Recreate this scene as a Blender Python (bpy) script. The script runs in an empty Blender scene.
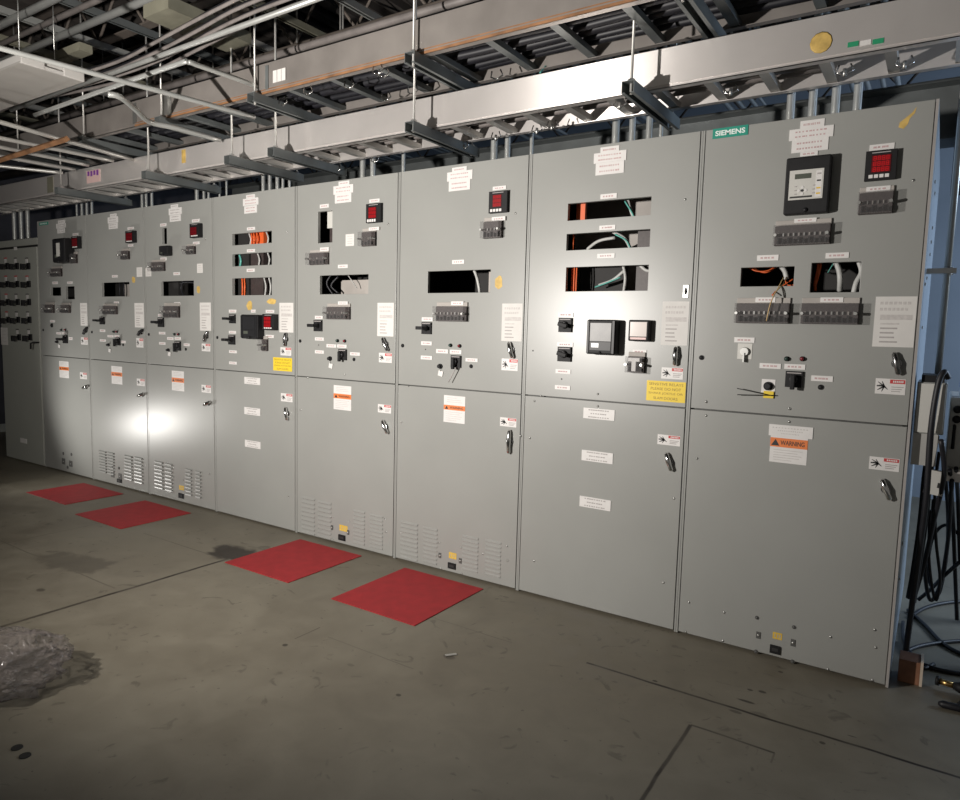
import bpy, bmesh, math, random
import numpy as np
from mathutils import Vector, Matrix
random.seed(7)
S = bpy.context.scene
COL = S.collection
PI = math.pi
# ------------------------------------------------------------------ camera
F, YAW, PIT, ROL, D, CH = 692.80627, 0.58308, -0.0974, 0.02623, 3.13858, 1.38094
X0, W, ZM, H = -0.07181, 0.86422, 1.06182, 2.286
def _axes():
    ca, sa, cb, sb, cc, sc = math.cos(YAW), math.sin(YAW), math.cos(PIT), math.sin(PIT), math.cos(ROL), math.sin(ROL)
    f = Vector((-sa*cb, ca*cb, sb)); r = Vector((ca, sa, 0)); u = r.cross(f)
    return r*cc+u*sc, u*cc-r*sc, f
AR, AU, AF = _axes()
CAM = Vector((0, -D, CH))
def ray(px, py): return AF + AR*((px-480)/F) + AU*((400-py)/F)
def on_y(px, py, y=0.0):                      # the point of the plane y=const seen at a pixel
    d = ray(px, py); return CAM + d*((y+D)/d.y)
def on_z(px, py, z=0.0):
    d = ray(px, py); return CAM + d*((z-CH)/d.z)
cd = bpy.data.cameras.new('camera'); cam = bpy.data.objects.new('camera', cd); COL.objects.link(cam)
cam.matrix_world = Matrix(((AR.x, AU.x, -AF.x, CAM.x), (AR.y, AU.y, -AF.y, CAM.y), (AR.z, AU.z, -AF.z, CAM.z), (0, 0, 0, 1)))
cd.sensor_width = 36; cd.lens = F/960*36; cd.clip_start = 0.02
S.camera = cam
S.view_settings.view_transform = 'Standard'; S.view_settings.look = 'None'
S.view_settings.gamma = 1; S.view_settings.use_curve_mapping = False
S.view_settings.exposure = 0.0
# ------------------------------------------------------------------ materials
MAT = {}
def mat(name, col, rough=.5, metal=0., noise=0., scale=8., bump=0., alpha=1., emit=None, es=1., spec=.5, trans=0.):
    m = bpy.data.materials.new(name); m.use_nodes = True
    nt = m.node_tree; b = nt.nodes['Principled BSDF']
    b.inputs['Base Color'].default_value = (*col, 1); b.inputs['Roughness'].default_value = rough
    b.inputs['Metallic'].default_value = metal; b.inputs['Alpha'].default_value = alpha
    b.inputs['Specular IOR Level'].default_value = spec
    b.inputs['Transmission Weight'].default_value = trans
    if emit: b.inputs['Emission Color'].default_value = (*emit, 1); b.inputs['Emission Strength'].default_value = es
    tc = nt.nodes.new('ShaderNodeTexCoord')
    n = nt.nodes.new('ShaderNodeTexNoise'); n.inputs['Scale'].default_value = scale; n.inputs['Detail'].default_value = 6
    nt.links.new(tc.outputs['Object'], n.inputs['Vector'])
    if noise:
        r = nt.nodes.new('ShaderNodeMapRange'); r.inputs['To Min'].default_value = 1-noise; r.inputs['To Max'].default_value = 1+noise
        r.inputs['From Min'].default_value = .3; r.inputs['From Max'].default_value = .7
        nt.links.new(n.outputs['Fac'], r.inputs['Value'])
        v = nt.nodes.new('ShaderNodeVectorMath'); v.operation = 'SCALE'; v.inputs[0].default_value = col
        nt.links.new(r.outputs['Result'], v.inputs['Scale']); nt.links.new(v.outputs['Vector'], b.inputs['Base Color'])
    if bump:
        bp = nt.nodes.new('ShaderNodeBump'); bp.inputs['Strength'].default_value = bump; bp.inputs['Distance'].default_value = .004
        nt.links.new(n.outputs['Fac'], bp.inputs['Height']); nt.links.new(bp.outputs['Normal'], b.inputs['Normal'])
    MAT[name] = m; return m
mat('grey_enamel', (.325, .328, .310), .34, noise=.03, scale=3, bump=.03, spec=.5)
mat('grey_enamel_pale', (.40, .41, .37), .38, noise=.03, scale=3, bump=.03)
mat('side_daylight_tint', (.33, .38, .43), .3, noise=.06, scale=4)  # blue daylight on the end panel mixed into its grey
mat('frame_dark', (.10, .10, .095), .5, noise=.1)
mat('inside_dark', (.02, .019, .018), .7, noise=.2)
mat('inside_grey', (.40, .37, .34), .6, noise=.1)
mat('plate_white', (.76, .74, .72), .45, noise=.03, scale=30)
mat('paper', (.72, .70, .67), .7, noise=.03, scale=20)
mat('ink_grey', (.42, .39, .38), .6, noise=.1, scale=90)
mat('ink_pink', (.55, .38, .38), .6, noise=.1, scale=90)
mat('ink_black', (.03, .03, .03), .5, noise=.1, scale=90)
mat('siemens_green', (.02, .28, .20), .4, noise=.04)
mat('letter_white', (.8, .9, .86), .45, noise=.02)
mat('black_plastic', (.012, .012, .013), .58, spec=.3, noise=.2, scale=20)
mat('black_rubber', (.012, .012, .016), .5, noise=.2, scale=20)
mat('glossy_black', (.02, .02, .022), .42, spec=.3, noise=.1)
mat('terminal_brown', (.055, .042, .040), .5, noise=.2, scale=60)
mat('clear_cover', (.25, .24, .24), .15, alpha=.13, noise=.02)
mat('ink_brown', (.30, .19, .03), .6, noise=.1)
mat('ink_light', (.58, .55, .53), .6, noise=.1, scale=90)
mat('faceplate_grey', (.62, .61, .57), .4, noise=.03)
mat('lcd', (.10, .11, .09), .25, noise=.05)
mat('led_red', (.25, .004, .008), .3, noise=.1, emit=(.9, .02, .02), es=.30)
mat('led_red_dim', (.10, .006, .01), .3, noise=.1, emit=(.3, .01, .02), es=.05)
mat('led_back', (.20, .008, .012), .3, noise=.1)
mat('display_back', (.05, .004, .006), .3, noise=.1)
mat('display_glare', (.75, .68, .64), .10, noise=.03, spec=1.)  # white reflection on the meter face put into its colour
mat('window_glass', (.07, .066, .062), .35, noise=.35, scale=25, spec=.35)
mat('danger_red', (.55, .05, .05), .5, noise=.05)
mat('warn_orange', (.80, .22, .06), .5, noise=.05)
mat('caution_yellow', (.86, .62, .03), .5, noise=.03)
mat('sticker_yellow', (.75, .50, .06), .5, noise=.1, scale=60)
mat('chrome', (.75, .75, .74), .14, 1., noise=.03)
mat('dark_chrome', (.30, .30, .30), .25, 1., noise=.1)
mat('steel', (.55, .55, .53), .35, .9, noise=.08, scale=20)
mat('galvanised', (.60, .59, .56), .42, .55, noise=.10, scale=6, bump=.05)
mat('aluminium_rail', (.84, .80, .77), .33, .35, noise=.05, scale=4, bump=.04)
mat('old_rail', (.29, .265, .245), .45, .4, noise=.18, scale=4, bump=.1)
mat('rusty', (.30, .15, .07), .7, .2, noise=.4, scale=9)
mat('strut_dark', (.17, .185, .185), .5, .4, noise=.12, scale=8)
mat('strut_olive', (.26, .25, .19), .55, .3, noise=.15, scale=8)
mat('conduit_grey', (.50, .51, .49), .38, .5, noise=.08, scale=10)
mat('orange_wire', (.75, .13, .03), .5, noise=.1)
mat('grey_wire', (.55, .55, .53), .5, noise=.1, scale=30)
mat('teal_wire', (.12, .42, .36), .5, noise=.1)
mat('tan_wire', (.60, .42, .20), .5, noise=.1)
mat('tape', (.62, .42, .12), .6, noise=.25, scale=30)
mat('mat_red', (.37, .015, .020), .62, noise=.12, scale=14, bump=.06)
mat('wood', (.26, .12, .065), .7, noise=.3, scale=12)
mat('wood_end', (.60, .50, .40), .7, noise=.15, scale=12)
mat('fixture_white', (.62, .60, .57), .5, noise=.04)
mat('fixture_lens', (.44, .42, .39), .5, noise=.05)
mat('ceiling_dark', (.05, .043, .038), .9, noise=.3, scale=3)
mat('joist', (.12, .10, .085), .7, noise=.2)
mat('wall_dark', (.06, .06, .07), .8, noise=.15)
mat('wall_blue', (.36, .42, .50), .7, noise=.06, scale=2)
mat('cable_grey', (.20, .18, .17), .5, noise=.25)
mat('bottle_white', (.8, .85, .92), .3, noise=.03)
mat('bottle_blue', (.03, .15, .7), .3, noise=.05)
mat('brass', (.65, .42, .16), .3, 1., noise=.05)
mat('sign_purple', (.22, .05, .35), .5, noise=.1)
mat('sticker_pink', (.78, .55, .52), .5, noise=.05)
mat('green_sticker', (.02, .30, .14), .5, noise=.05)
mat('indicator_red', (.22, .02, .03), .3, noise=.1)
mat('indicator_green', (.02, .05, .04), .3, noise=.1)
def plastic_bag_material():
    m = bpy.data.materials.new('plastic_film'); m.use_nodes = True; nt = m.node_tree; b = nt.nodes['Principled BSDF']
    b.inputs['Base Color'].default_value = (.30, .26, .245, 1); b.inputs['Roughness'].default_value = .14; b.inputs['Alpha'].default_value = .38; b.inputs['Specular IOR Level'].default_value = 1.
    tc = nt.nodes.new('ShaderNodeTexCoord'); n = nt.nodes.new('ShaderNodeTexNoise'); n.inputs['Scale'].default_value = 11; n.inputs['Distortion'].default_value = 3.5
    nt.links.new(tc.outputs['Object'], n.inputs['Vector'])
    bp = nt.nodes.new('ShaderNodeBump'); bp.inputs['Strength'].default_value = .9; bp.inputs['Distance'].default_value = .05
    nt.links.new(n.outputs['Fac'], bp.inputs['Height']); nt.links.new(bp.outputs['Normal'], b.inputs['Normal']); MAT['plastic_film'] = m
plastic_bag_material()
def brushed(name):                             # metal brushed along its length
    nt = MAT[name].node_tree; b = nt.nodes['Principled BSDF']; c = nt.nodes.new('ShaderNodeCombineXYZ'); c.inputs[2].default_value = 1
    nt.links.new(c.outputs[0], b.inputs['Tangent']); b.inputs['Anisotropic'].default_value = .9; b.inputs['Metallic'].default_value = .6; b.inputs['Roughness'].default_value = .35
brushed('aluminium_rail')
def floor_material():
    m = bpy.data.materials.new('painted_concrete'); m.use_nodes = True; nt = m.node_tree; b = nt.nodes['Principled BSDF']
    L = nt.links.new
    def N(t, **k):
        n = nt.nodes.new(t)
        for a, v in k.items(): setattr(n, a, v)
        return n
    def V(x):
        return x
    def math_(op, a, c=None, d=None):
        n = N('ShaderNodeMath', operation=op)
        for i, v in enumerate((a, c, d)):
            if v is None: continue
            if isinstance(v, (int, float)): n.inputs[i].default_value = v
            else: L(v, n.inputs[i])
        return n.outputs[0]
    tc = N('ShaderNodeTexCoord'); sep = N('ShaderNodeSeparateXYZ'); L(tc.outputs['Object'], sep.inputs[0])
    def noise(sc, det=5, dist=0):
        n = N('ShaderNodeTexNoise'); n.inputs['Scale'].default_value = sc; n.inputs['Detail'].default_value = det; n.inputs['Distortion'].default_value = dist
        L(tc.outputs['Object'], n.inputs['Vector']); return n.outputs['Fac']
    n1, n2, n3 = noise(1.1, 4, .5), noise(6, 8, .6), noise(30, 4)
    wob = math_('MULTIPLY_ADD', noise(3, 3), .02, -.01)
    x = math_('ADD', sep.outputs['X'], wob); y = math_('ADD', sep.outputs['Y'], wob)
    mask = None
    def add(v):
        nonlocal mask
        mask = v if mask is None else math_('MAXIMUM', mask, v)
    def smooth(v, lo, hi):
        r = N('ShaderNodeMapRange', interpolation_type='SMOOTHSTEP'); r.inputs['From Min'].default_value = lo; r.inputs['From Max'].default_value = hi
        r.inputs['To Min'].default_value = 1; r.inputs['To Max'].default_value = 0; L(v, r.inputs['Value']); return r.outputs[0]
    def line(axis, c, a, e, w=.004, s=1.):
        p, q = (x, y) if axis == 'x' else (y, x)       # axis 'x': runs along x at y=c
        d = math_('ABSOLUTE', math_('SUBTRACT', q, c))
        on = math_('MULTIPLY', math_('GREATER_THAN', p, a), math_('LESS_THAN', p, e))
        br = math_('MULTIPLY', smooth(d, w*.5, w*1.6), on)
        add(math_('MULTIPLY', math_('MULTIPLY', br, s), math_('MULTIPLY_ADD', n2, 1.2, .1)))
    line('x', -.525, -1.15, 1.4, .006, 1.4); line('x', -.55, -2.6, -1.5, .003, .45)
    line('y', -.645, -1.3, -.735, .006, 1.3); line('x', -.735, -.645, -.36, .005, 1.); line('y', -.36, -.80, -.735, .003, .5)
    line('y', -3.44, -2.1, -.62, .010, 1.2); line('x', -.62, -4.3, -3.44, .004, .6); line('y', -4.75, -1.6, -.3, .004, .5)
    line('x', -1.25, -6, -3.5, .004, .5); line('y', -2.3, -1.1, -.95, .003, .7); line('x', -1.0, -2.2, -1.7, .003, .4)
    def blob(cx, cy, rx, ry, s):
        dx = math_('MULTIPLY', math_('SUBTRACT', x, cx), 1/rx); dy = math_('MULTIPLY', math_('SUBTRACT', y, cy), 1/ry)
        d = math_('SQRT', math_('ADD', math_('MULTIPLY', dx, dx), math_('MULTIPLY', dy, dy)))
        d = math_('ADD', d, math_('MULTIPLY_ADD', n2, 1.8, -.9))
        add(math_('MULTIPLY', smooth(d, .65, 1.05), s))
    p = on_z(230, 552); blob(p.x, p.y, .17, .13, .95)
    p = on_z(75, 562); blob(p.x, p.y, .32, .14, .40)
    for px, py, rx, ry, s in [(745, 701, .05, .014, .9), (736, 712, .03, .012, .6), (762, 692, .02, .012, .8), (750, 690, .015, .01, .8), (780, 672, .012, .01, .7),
                              (448, 657, .03, .02, .5), (399, 695, .012, .01, .8), (285, 645, .015, .015, .8), (822, 743, .012, .01, .8), (850, 736, .02, .006, .7),
                              (655, 681, .012, .008, .9), (505, 597, .03, .012, .4), (760, 715, .05, .03, .35), (40, 590, .03, .02, .6), (350, 665, .02, .012, .3)]:
        q = on_z(px, py); blob(q.x, q.y, rx, ry, s)
    add(math_('MULTIPLY', math_('SUBTRACT', 1., smooth(noise(9, 9, 1.8), .62, .72)), .38)); add(math_('MULTIPLY', math_('SUBTRACT', 1., smooth(noise(42, 3, 0), .70, .76)), .5))
    cr = N('ShaderNodeValToRGB'); L(math_('MULTIPLY_ADD', n2, .45, math_('MULTIPLY', n1, .6)), cr.inputs[0])
    e = cr.color_ramp.elements; e[0].position = .32; e[0].color = (.140, .121, .088, 1); e[1].position = .72; e[1].color = (.245, .222, .172, 1)
    mx = N('ShaderNodeMix', data_type='RGBA'); L(mask, mx.inputs['Factor']); L(cr.outputs[0], mx.inputs['A']); mx.inputs['B'].default_value = (.025, .018, .013, 1)
    L(mx.outputs['Result'], b.inputs['Base Color'])
    L(math_('MULTIPLY_ADD', n2, .3, .35), b.inputs['Roughness'])
    bp = N('ShaderNodeBump'); bp.inputs['Strength'].default_value = .12; bp.inputs['Distance'].default_value = .004; L(n3, bp.inputs['Height']); L(bp.outputs[0], b.inputs['Normal'])
    MAT['floor'] = m
floor_material()
# ------------------------------------------------------------------ mesh helpers
class MB:
    def __init__(s): s.v = []; s.f = []; s.m = []; s.mats = []; s.sm = []
    def mi(s, m):
        if m not in s.mats: s.mats.append(m)
        return s.mats.index(m)
    def poly(s, pts, m, flip=False):
        b = len(s.v); s.v += [tuple(p) for p in pts]; f = list(range(b, b+len(pts)))
        s.f.append(f[::-1] if flip else f); s.m.append(s.mi(m)); s.sm.append(False)
    def box(s, x0, x1, y0, y1, z0, z1, m, rot=None, piv=None):
        if x0 > x1: x0, x1 = x1, x0
        if y0 > y1: y0, y1 = y1, y0
        if z0 > z1: z0, z1 = z1, z0
        P = [Vector(p) for p in ((x0,y0,z0),(x1,y0,z0),(x1,y1,z0),(x0,y1,z0),(x0,y0,z1),(x1,y0,z1),(x1,y1,z1),(x0,y1,z1))]
        if rot is not None:
            c = Vector(piv) if piv else Vector(((x0+x1)/2,(y0+y1)/2,(z0+z1)/2))
            P = [rot @ (p-c)+c for p in P]
        b = len(s.v); s.v += [tuple(p) for p in P]; k = s.mi(m)
        for f in ((0,3,2,1),(4,5,6,7),(0,1,5,4),(1,2,6,5),(2,3,7,6),(3,0,4,7)):
            s.f.append([b+i for i in f]); s.m.append(k); s.sm.append(False)
        return s
    def tube(s, pts, r, m, n=10, caps=True, smooth=True):
        pts = [Vector(p) for p in pts]; rr = r if isinstance(r, (list, tuple)) else [r]*len(pts)
        k = s.mi(m); b0 = len(s.v); prev = None
        for i, p in enumerate(pts):
            t = (pts[min(i+1, len(pts)-1)]-pts[max(i-1, 0)]).normalized()
            if prev is None:
                a = Vector((0, 0, 1)) if abs(t.z) < .9 else Vector((1, 0, 0)); u = t.cross(a).normalized()
            else: u = (prev-t*prev.dot(t)).normalized()
            w = t.cross(u); prev = u
            for j in range(n):
                an = 2*PI*j/n; s.v.append(tuple(p+(u*math.cos(an)+w*math.sin(an))*rr[i]))
        for i in range(len(pts)-1):
            for j in range(n):
                a = b0+i*n+j; c = b0+i*n+(j+1) % n
                s.f.append([a, c, c+n, a+n]); s.m.append(k); s.sm.append(smooth)
        if caps:
            s.f.append([b0+j for j in range(n)][::-1]); s.m.append(k); s.sm.append(False)
            e = b0+(len(pts)-1)*n; s.f.append([e+j for j in range(n)]); s.m.append(k); s.sm.append(False)
        return s
    def disc(s, x, y0, y1, z, r, m, n=16): return s.tube([(x, y0, z), (x, y1, z)], r, m, n)
    def dome(s, x, y, z, r, h, m, n=12):
        return s.tube([(x, y, z), (x, y-h*.5, z), (x, y-h*.85, z), (x, y-h, z)], [r, r*.87, r*.5, r*.08], m, n)
    def build(s, name, parent=None, bevel=0):
        root = parent
        off = Vector((0, 0, 0))
        while root is not None: off += root.location; root = root.parent
        me = bpy.data.meshes.new(name); me.from_pydata([tuple(Vector(v)-off) for v in s.v], [], s.f)
        for m in s.mats: me.materials.append(MAT[m])
        me.polygons.foreach_set('material_index', s.m); me.polygons.foreach_set('use_smooth', s.sm); me.update()
        o = bpy.data.objects.new(name, me); COL.objects.link(o)
        if parent is not None: o.parent = parent
        if bevel:
            bv = o.modifiers.new('bevel', 'BEVEL'); bv.width = bevel; bv.segments = 2; bv.limit_method = 'ANGLE'; bv.angle_limit = math.radians(50)
        return o
def top(name, label, cat, loc=(0, 0, 0), group=None):
    o = bpy.data.objects.new(name, None); COL.objects.link(o); o.location = loc; o.empty_display_size = .1
    return tag(o, label, cat, group)
def tag(o, label, cat, group=None):
    o['label'] = label; o['category'] = cat
    if group: o['group'] = group
    return o
def single(mb, name, label, cat, loc, group=None, bevel=0):          # a thing that is one mesh, origin at its base
    o = mb.build(name, None, bevel); loc = Vector(loc)
    o.data.transform(Matrix.Translation(-loc)); o.location = loc
    return tag(o, label, cat, group)
def struct(o): o['kind'] = 'structure'; return o
def smooth_path(pts, n=8):
    P = [Vector(p) for p in pts]; P = [P[0]*2-P[1]]+P+[P[-1]*2-P[-2]]; out = []
    for i in range(1, len(P)-2):
        for k in range(n):
            t = k/n; a, b, c, d = P[i-1], P[i], P[i+1], P[i+2]
            out.append(.5*((2*b)+(c-a)*t+(2*a-5*b+4*c-d)*t*t+(3*b-a-3*c+d)*t**3))
    out.append(P[-2]); return out
def lettering(text, x, z, y, w, h, m, parent, name='lettering', off=.012):
    cu = bpy.data.curves.new('t', 'FONT'); cu.body = text; cu.align_x = 'CENTER'; cu.align_y = 'CENTER'; cu.size = 1; cu.offset = off
    o = bpy.data.objects.new('t', cu); COL.objects.link(o)
    dg = bpy.context.evaluated_depsgraph_get(); me = bpy.data.meshes.new_from_object(o.evaluated_get(dg))
    bpy.data.objects.remove(o)
    co = np.array([v.co[:] for v in me.vertices]); lo, hi = co.min(0), co.max(0)
    mb = MB()
    for v in co: mb.v.append((x+((v[0]-lo[0])/(hi[0]-lo[0])-.5)*w, y, z+((v[1]-lo[1])/(hi[1]-lo[1])-.5)*h))
    k = mb.mi(m)
    for p in me.polygons: mb.f.append(list(p.vertices)); mb.m.append(k); mb.sm.append(False)
    bpy.data.meshes.remove(me)
    return mb.build(name, parent)
# ------------------------------------------------------------------ crops of the photo used for measuring
CR = {'A': (680, 90, 2.5), 'B': (680, 380, 2.105), 'C': (520, 120, 2.857), 'D': (510, 380, 2.855), 'E': (390, 140, 3.2), 'F': (290, 160, 3.475),
      'G': (290, 370, 3.48), 'H': (140, 180, 4.), 'I': (0, 190, 4.444), 'J': (0, 340, 3.2), 'K': (0, 250, 8.), 'P': (0, 0, 1.)}
def px(c, x, y): o = CR[c]; return o[0]+x/o[2], o[1]+y/o[2]
def rect(c, r, p=0.):                 # crop box -> centre x, centre z, width, height on the plane y=-p
    x0, y0, x1, y1 = r; xc, yc = (x0+x1)/2, (y0+y1)/2
    a, b = on_y(*px(c, x0, yc), -p), on_y(*px(c, x1, yc), -p); t, d = on_y(*px(c, xc, y0), -p), on_y(*px(c, xc, y1), -p)
    return (a.x+b.x)/2, (t.z+d.z)/2, abs(b.x-a.x), abs(t.z-d.z)
def pt(c, x, y, p=0.):
    q = on_y(*px(c, x, y), -p); return q.x, q.z
# ------------------------------------------------------------------ devices, all facing -y
def plate(cab, c, r, name='nameplate', p=.003, ink='ink_pink', lines=1):
    x, z, w, h = rect(c, r, p); w *= .97; h *= .92
    mb = MB(); mb.box(x-w/2, x+w/2, -p, -.0003, z-h/2, z+h/2, 'plate_white')
    for i in range(lines):
        zz = z+(lines/2-i-.5)*h/lines; t = h/lines*.16; ww = w*(.34 if i % 2 == 0 else .26)
        k = max(3, int(ww*2/.012))
        for j in range(k):
            a = x-ww+2*ww*j/k; mb.box(a, a+2*ww/k*random.uniform(.5, .9), -p-.0004, -p, zz-t, zz+t, ink)
    return mb.build(name, cab)
def title(cab, c, rs, ink='ink_pink'):
    mb = MB()
    for i, r in enumerate(rs):
        x, z, w, h = rect(c, r, .003); w *= .97; h *= .96; yy = -.003-.0006*(i == 1)
        mb.box(x-w/2, x+w/2, yy, -.0003, z-h/2, z+h/2, 'plate_white')
        n = 1 if i == 0 else 2
        for k in range(n):
            zz = z+(n/2-k-.5)*h/n*.85; t = h/n*.13; q = 9
            for j in range(q):
                ww = w*.36; a = x-ww+2*ww*j/q; mb.box(a, a+2*ww/q*random.uniform(.4, .85), yy-.0005, yy, zz-t, zz+t, ink)
    return mb.build('title_plate', cab)
def screw(cab, c, x, y, r=.006, m='steel', name='screw', h=.004):
    X, Z = pt(c, x, y); mb = MB(); mb.dome(X, 0, Z, r, h, m, 10); mb.box(X-r*.6, X+r*.6, -h-.0004, -h*.7, Z-r*.12, Z+r*.12, 'ink_black')
    return mb.build(name, cab)
def plug(cab, c, x, y, r=.011, m='black_plastic', name='hole_plug', h=.006):
    X, Z = pt(c, x, y); mb = MB(); mb.disc(X, 0, -h*.6, Z, r, m, 18); mb.dome(X, -h*.6, Z, r*.72, h*.7, m, 16)
    return mb.build(name, cab)
def indicator(cab, c, x, y, m):
    X, Z = pt(c, x, y); mb = MB(); mb.tube([(X, 0, Z), (X, -.006, Z), (X, -.006, Z), (X, -.014, Z)], [.0105, .0105, .008, .006], 'black_plastic', 14); mb.dome(X, -.012, Z, .0085, .007, m, 14)
    return mb.build('indicator_lamp', cab)
def meter(cab, c, r, red, btn=None, p=.022, mred='led_red', label=None):
    x, z, w, h = rect(c, r, p)
    if w > .12: w = .115
    b = MB(); b.box(x-w/2, x+w/2, -p, 0, z-h/2, z+h/2, 'black_plastic'); b.box(x-w*.3, x+w*.3, -p-.0006, -p, z+h*.41, z+h*.44, 'ink_grey')
    body = b.build('digital_meter', cab, .004)
    X, Z, ww, hh = rect(c, red, p); ww = min(ww, w*.78)
    d = MB(); d.box(X-ww/2, X+ww/2, -p-.001, -p, Z-hh/2, Z+hh/2, 'display_back')
    for k in range(3):
        zz = Z+(1-k)*hh*.31; s = hh*.12; n = 4
        for j in range(n):
            xx = X+(j-(n-1)/2)*ww*.21; a = ww*.075; t = ww*.028
            for (q0, q1, q2, q3) in ((-a, a, s-t, s), (-a, a, -t/2, t/2), (-a, a, -s, -s+t), (-a, -a+t, -s, s), (a-t, a, -s, s)):
                d.box(xx+q0, xx+q1, -p-.0022, -p-.0016, zz+q2, zz+q3, mred)
        d.box(X-ww*.46, X+ww*.46, -p-.0015, -p-.001, zz-s*1.15, zz+s*1.15, 'led_back')
    d.build('display', body)
    bx, bz, bw, bh = rect(c, btn, p) if btn else (x, z-h*.38, w*.7, h*.09)
    bw = min(bw, w*.8)
    for k in range(4):
        q = MB(); xx = bx+(k-1.5)*bw/4; q.box(xx-bw*.095, xx+bw*.095, -p-.003, -p, bz-bh*.42, bz+bh*.42, 'plate_white'); q.build('button', body)
def power_meter(cab):
    p = .045; x, z, w, h = rect('A', (262, 165, 374, 308), p)
    b = MB(); b.box(x-w/2, x+w/2, -p, 0, z-h/2, z+h/2, 'black_plastic'); body = b.build('power_meter', cab, .006)
    fx, fz, fw, fh = rect('A', (273, 199, 358, 273), p)
    f = MB(); f.box(fx-fw/2, fx+fw/2, -p-.002, -p, fz-fh/2, fz+fh/2, 'faceplate_grey')
    f.box(fx+fw*.28, fx+fw*.46, -p-.0026, -p-.002, fz-fh*.44, fz+fh*.44, 'plate_white')
    for k, mm in ((.33, 'ink_grey'), (.1, 'ink_black'), (-.15, 'sticker_yellow'), (-.33, 'sticker_yellow')): f.box(fx+fw*.31, fx+fw*.43, -p-.003, -p-.0026, fz+fh*k-.003, fz+fh*k+.003, mm)
    f.box(fx-fw*.46, fx+fw*.2, -p-.0026, -p-.002, fz-fh*.44, fz-fh*.38, 'ink_black'); f.build('faceplate', body)
    d = MB(); a = fx-fw*.10; d.box(a-fw*.24, a+fw*.24, -p-.003, -p-.002, fz+fh*.20, fz+fh*.37, 'lcd'); d.build('display', body)
    k = MB()
    for ang in range(4):
        an = ang*PI/2; k.disc(a+math.cos(an)*fw*.10, -p-.002, -p-.004, fz-fh*.2+math.sin(an)*fw*.10, fw*.045, 'plate_white', 12)
    k.disc(a, -p-.002, -p-.0045, fz-fh*.2, fw*.04, 'ink_black', 12)
    for i in range(3):
        for s in (-.34, .02+.3): k.box(fx+fw*s*.8-.004-.003, fx+fw*s*.8+.004-.003, -p-.0035, -p-.002, fz-fh*(.05+.13*i)-.002, fz-fh*(.05+.13*i)+.002, 'ink_grey')
    k.build('keypad', body)
    n = MB(); n.dome(x, -p, z-h*.44, .010, .010, 'glossy_black', 14); n.build('knob', body)
def relay(cab, c, r, win=None, p=.06, split=.36):
    x, z, w, h = rect(c, r, p)
    b = MB(); b.box(x-w/2, x+w/2, -p, 0, z-h/2, z+h/2, 'black_plastic'); body = b.build('protective_relay', cab, .008)
    t = w*.10
    for (a0, a1, c0, c1) in ((-w/2+t*.3, -w/2+t, -h/2+t*.4, h/2-t*.4), (w/2-t, w/2-t*.3, -h/2+t*.4, h/2-t*.4)):
        q = MB(); q.box(x+a0, x+a1, -p-.004, -p, z+c0, z+c1, 'glossy_black'); q.build('bezel', body)
    g = MB(); g.box(x-w*.36, x+w*.36, -p-.003, -p, z-h*.12, z+h*.40, 'window_glass' if win else 'glossy_black'); g.build('window', body)
    g = MB(); g.box(x-w*.36, x+w*.36, -p-.003, -p, z-h*.38, z-h*.14, 'glossy_black'); g.box(x-w*.3, x-w*.05, -p-.004, -p-.003, z-h*.3, z-h*.18, 'lcd'); g.build('keypad', body)
    g = MB(); g.dome(x, -p, z-h*.45, w*.05, .008, 'glossy_black'); g.build('knob', body)
def test_block(cab, c, r, n=10, p=.05, shiny=False):
    x, z, w, h = rect(c, r, p*.6)
    if w > .30: w = .30
    b = MB(); b.box(x-w/2, x+w/2, -.018, 0, z-h/2, z+h/2, 'terminal_brown'); b.box(x-w/2, x+w/2, -.010, 0, z+h/2, z+h/2+h*.28, 'inside_grey')
    body = b.build('test_switch', cab, .002)
    for j in range(n):
        xx = x+((j+.5)/n-.5)*w*.94; q = MB(); hh = h*(.22 if j % 2 else .3)
        q.box(xx-w*.018, xx+w*.018, -.034, -.018, z-h*.42, z-h*.42+hh, 'black_plastic'); q.box(xx-w*.012, xx+w*.012, -.030, -.018, z-h*.05, z+h*.10, 'steel' if j % 2 else 'inside_grey')
        q.build('blade', body)
    for s in (-1, 1):
        q = MB(); xx = x+s*w*.46; q.tube([(xx, -.018, z), (xx, -p-.004, z)], .006, 'steel', 10); q.build('cover_screw', body)
    q = MB(); t = .0015
    if shiny: q.box(x-w*.34, x+w*.34, -.046, -.044, z+h*.2, z+h*.42, 'plate_white'); q.box(x-w*.12, x+w*.12, -.046, -.044, z-h*.4, z+h*.2, 'plate_white')  # white plates under the cover stand in for its reflections
    q.box(x-w/2, x+w/2, -p, -p+t, z-h/2, z+h/2, 'clear_cover'); q.box(x+w/2-t, x+w/2, -p+t, -.002, z-h/2, z+h/2, 'clear_cover')
    q.box(x-w/2, x-w/2+t, -p+t, -.002, z-h/2, z+h/2, 'clear_cover'); q.box(x-w/2+t, x+w/2-t, -p+t, -.019, z+h/2-t, z+h/2, 'clear_cover'); q.box(x-w/2+t, x+w/2-t, -p+t, -.019, z-h/2, z-h/2+t, 'clear_cover')
    q.build('cover', body)
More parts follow.
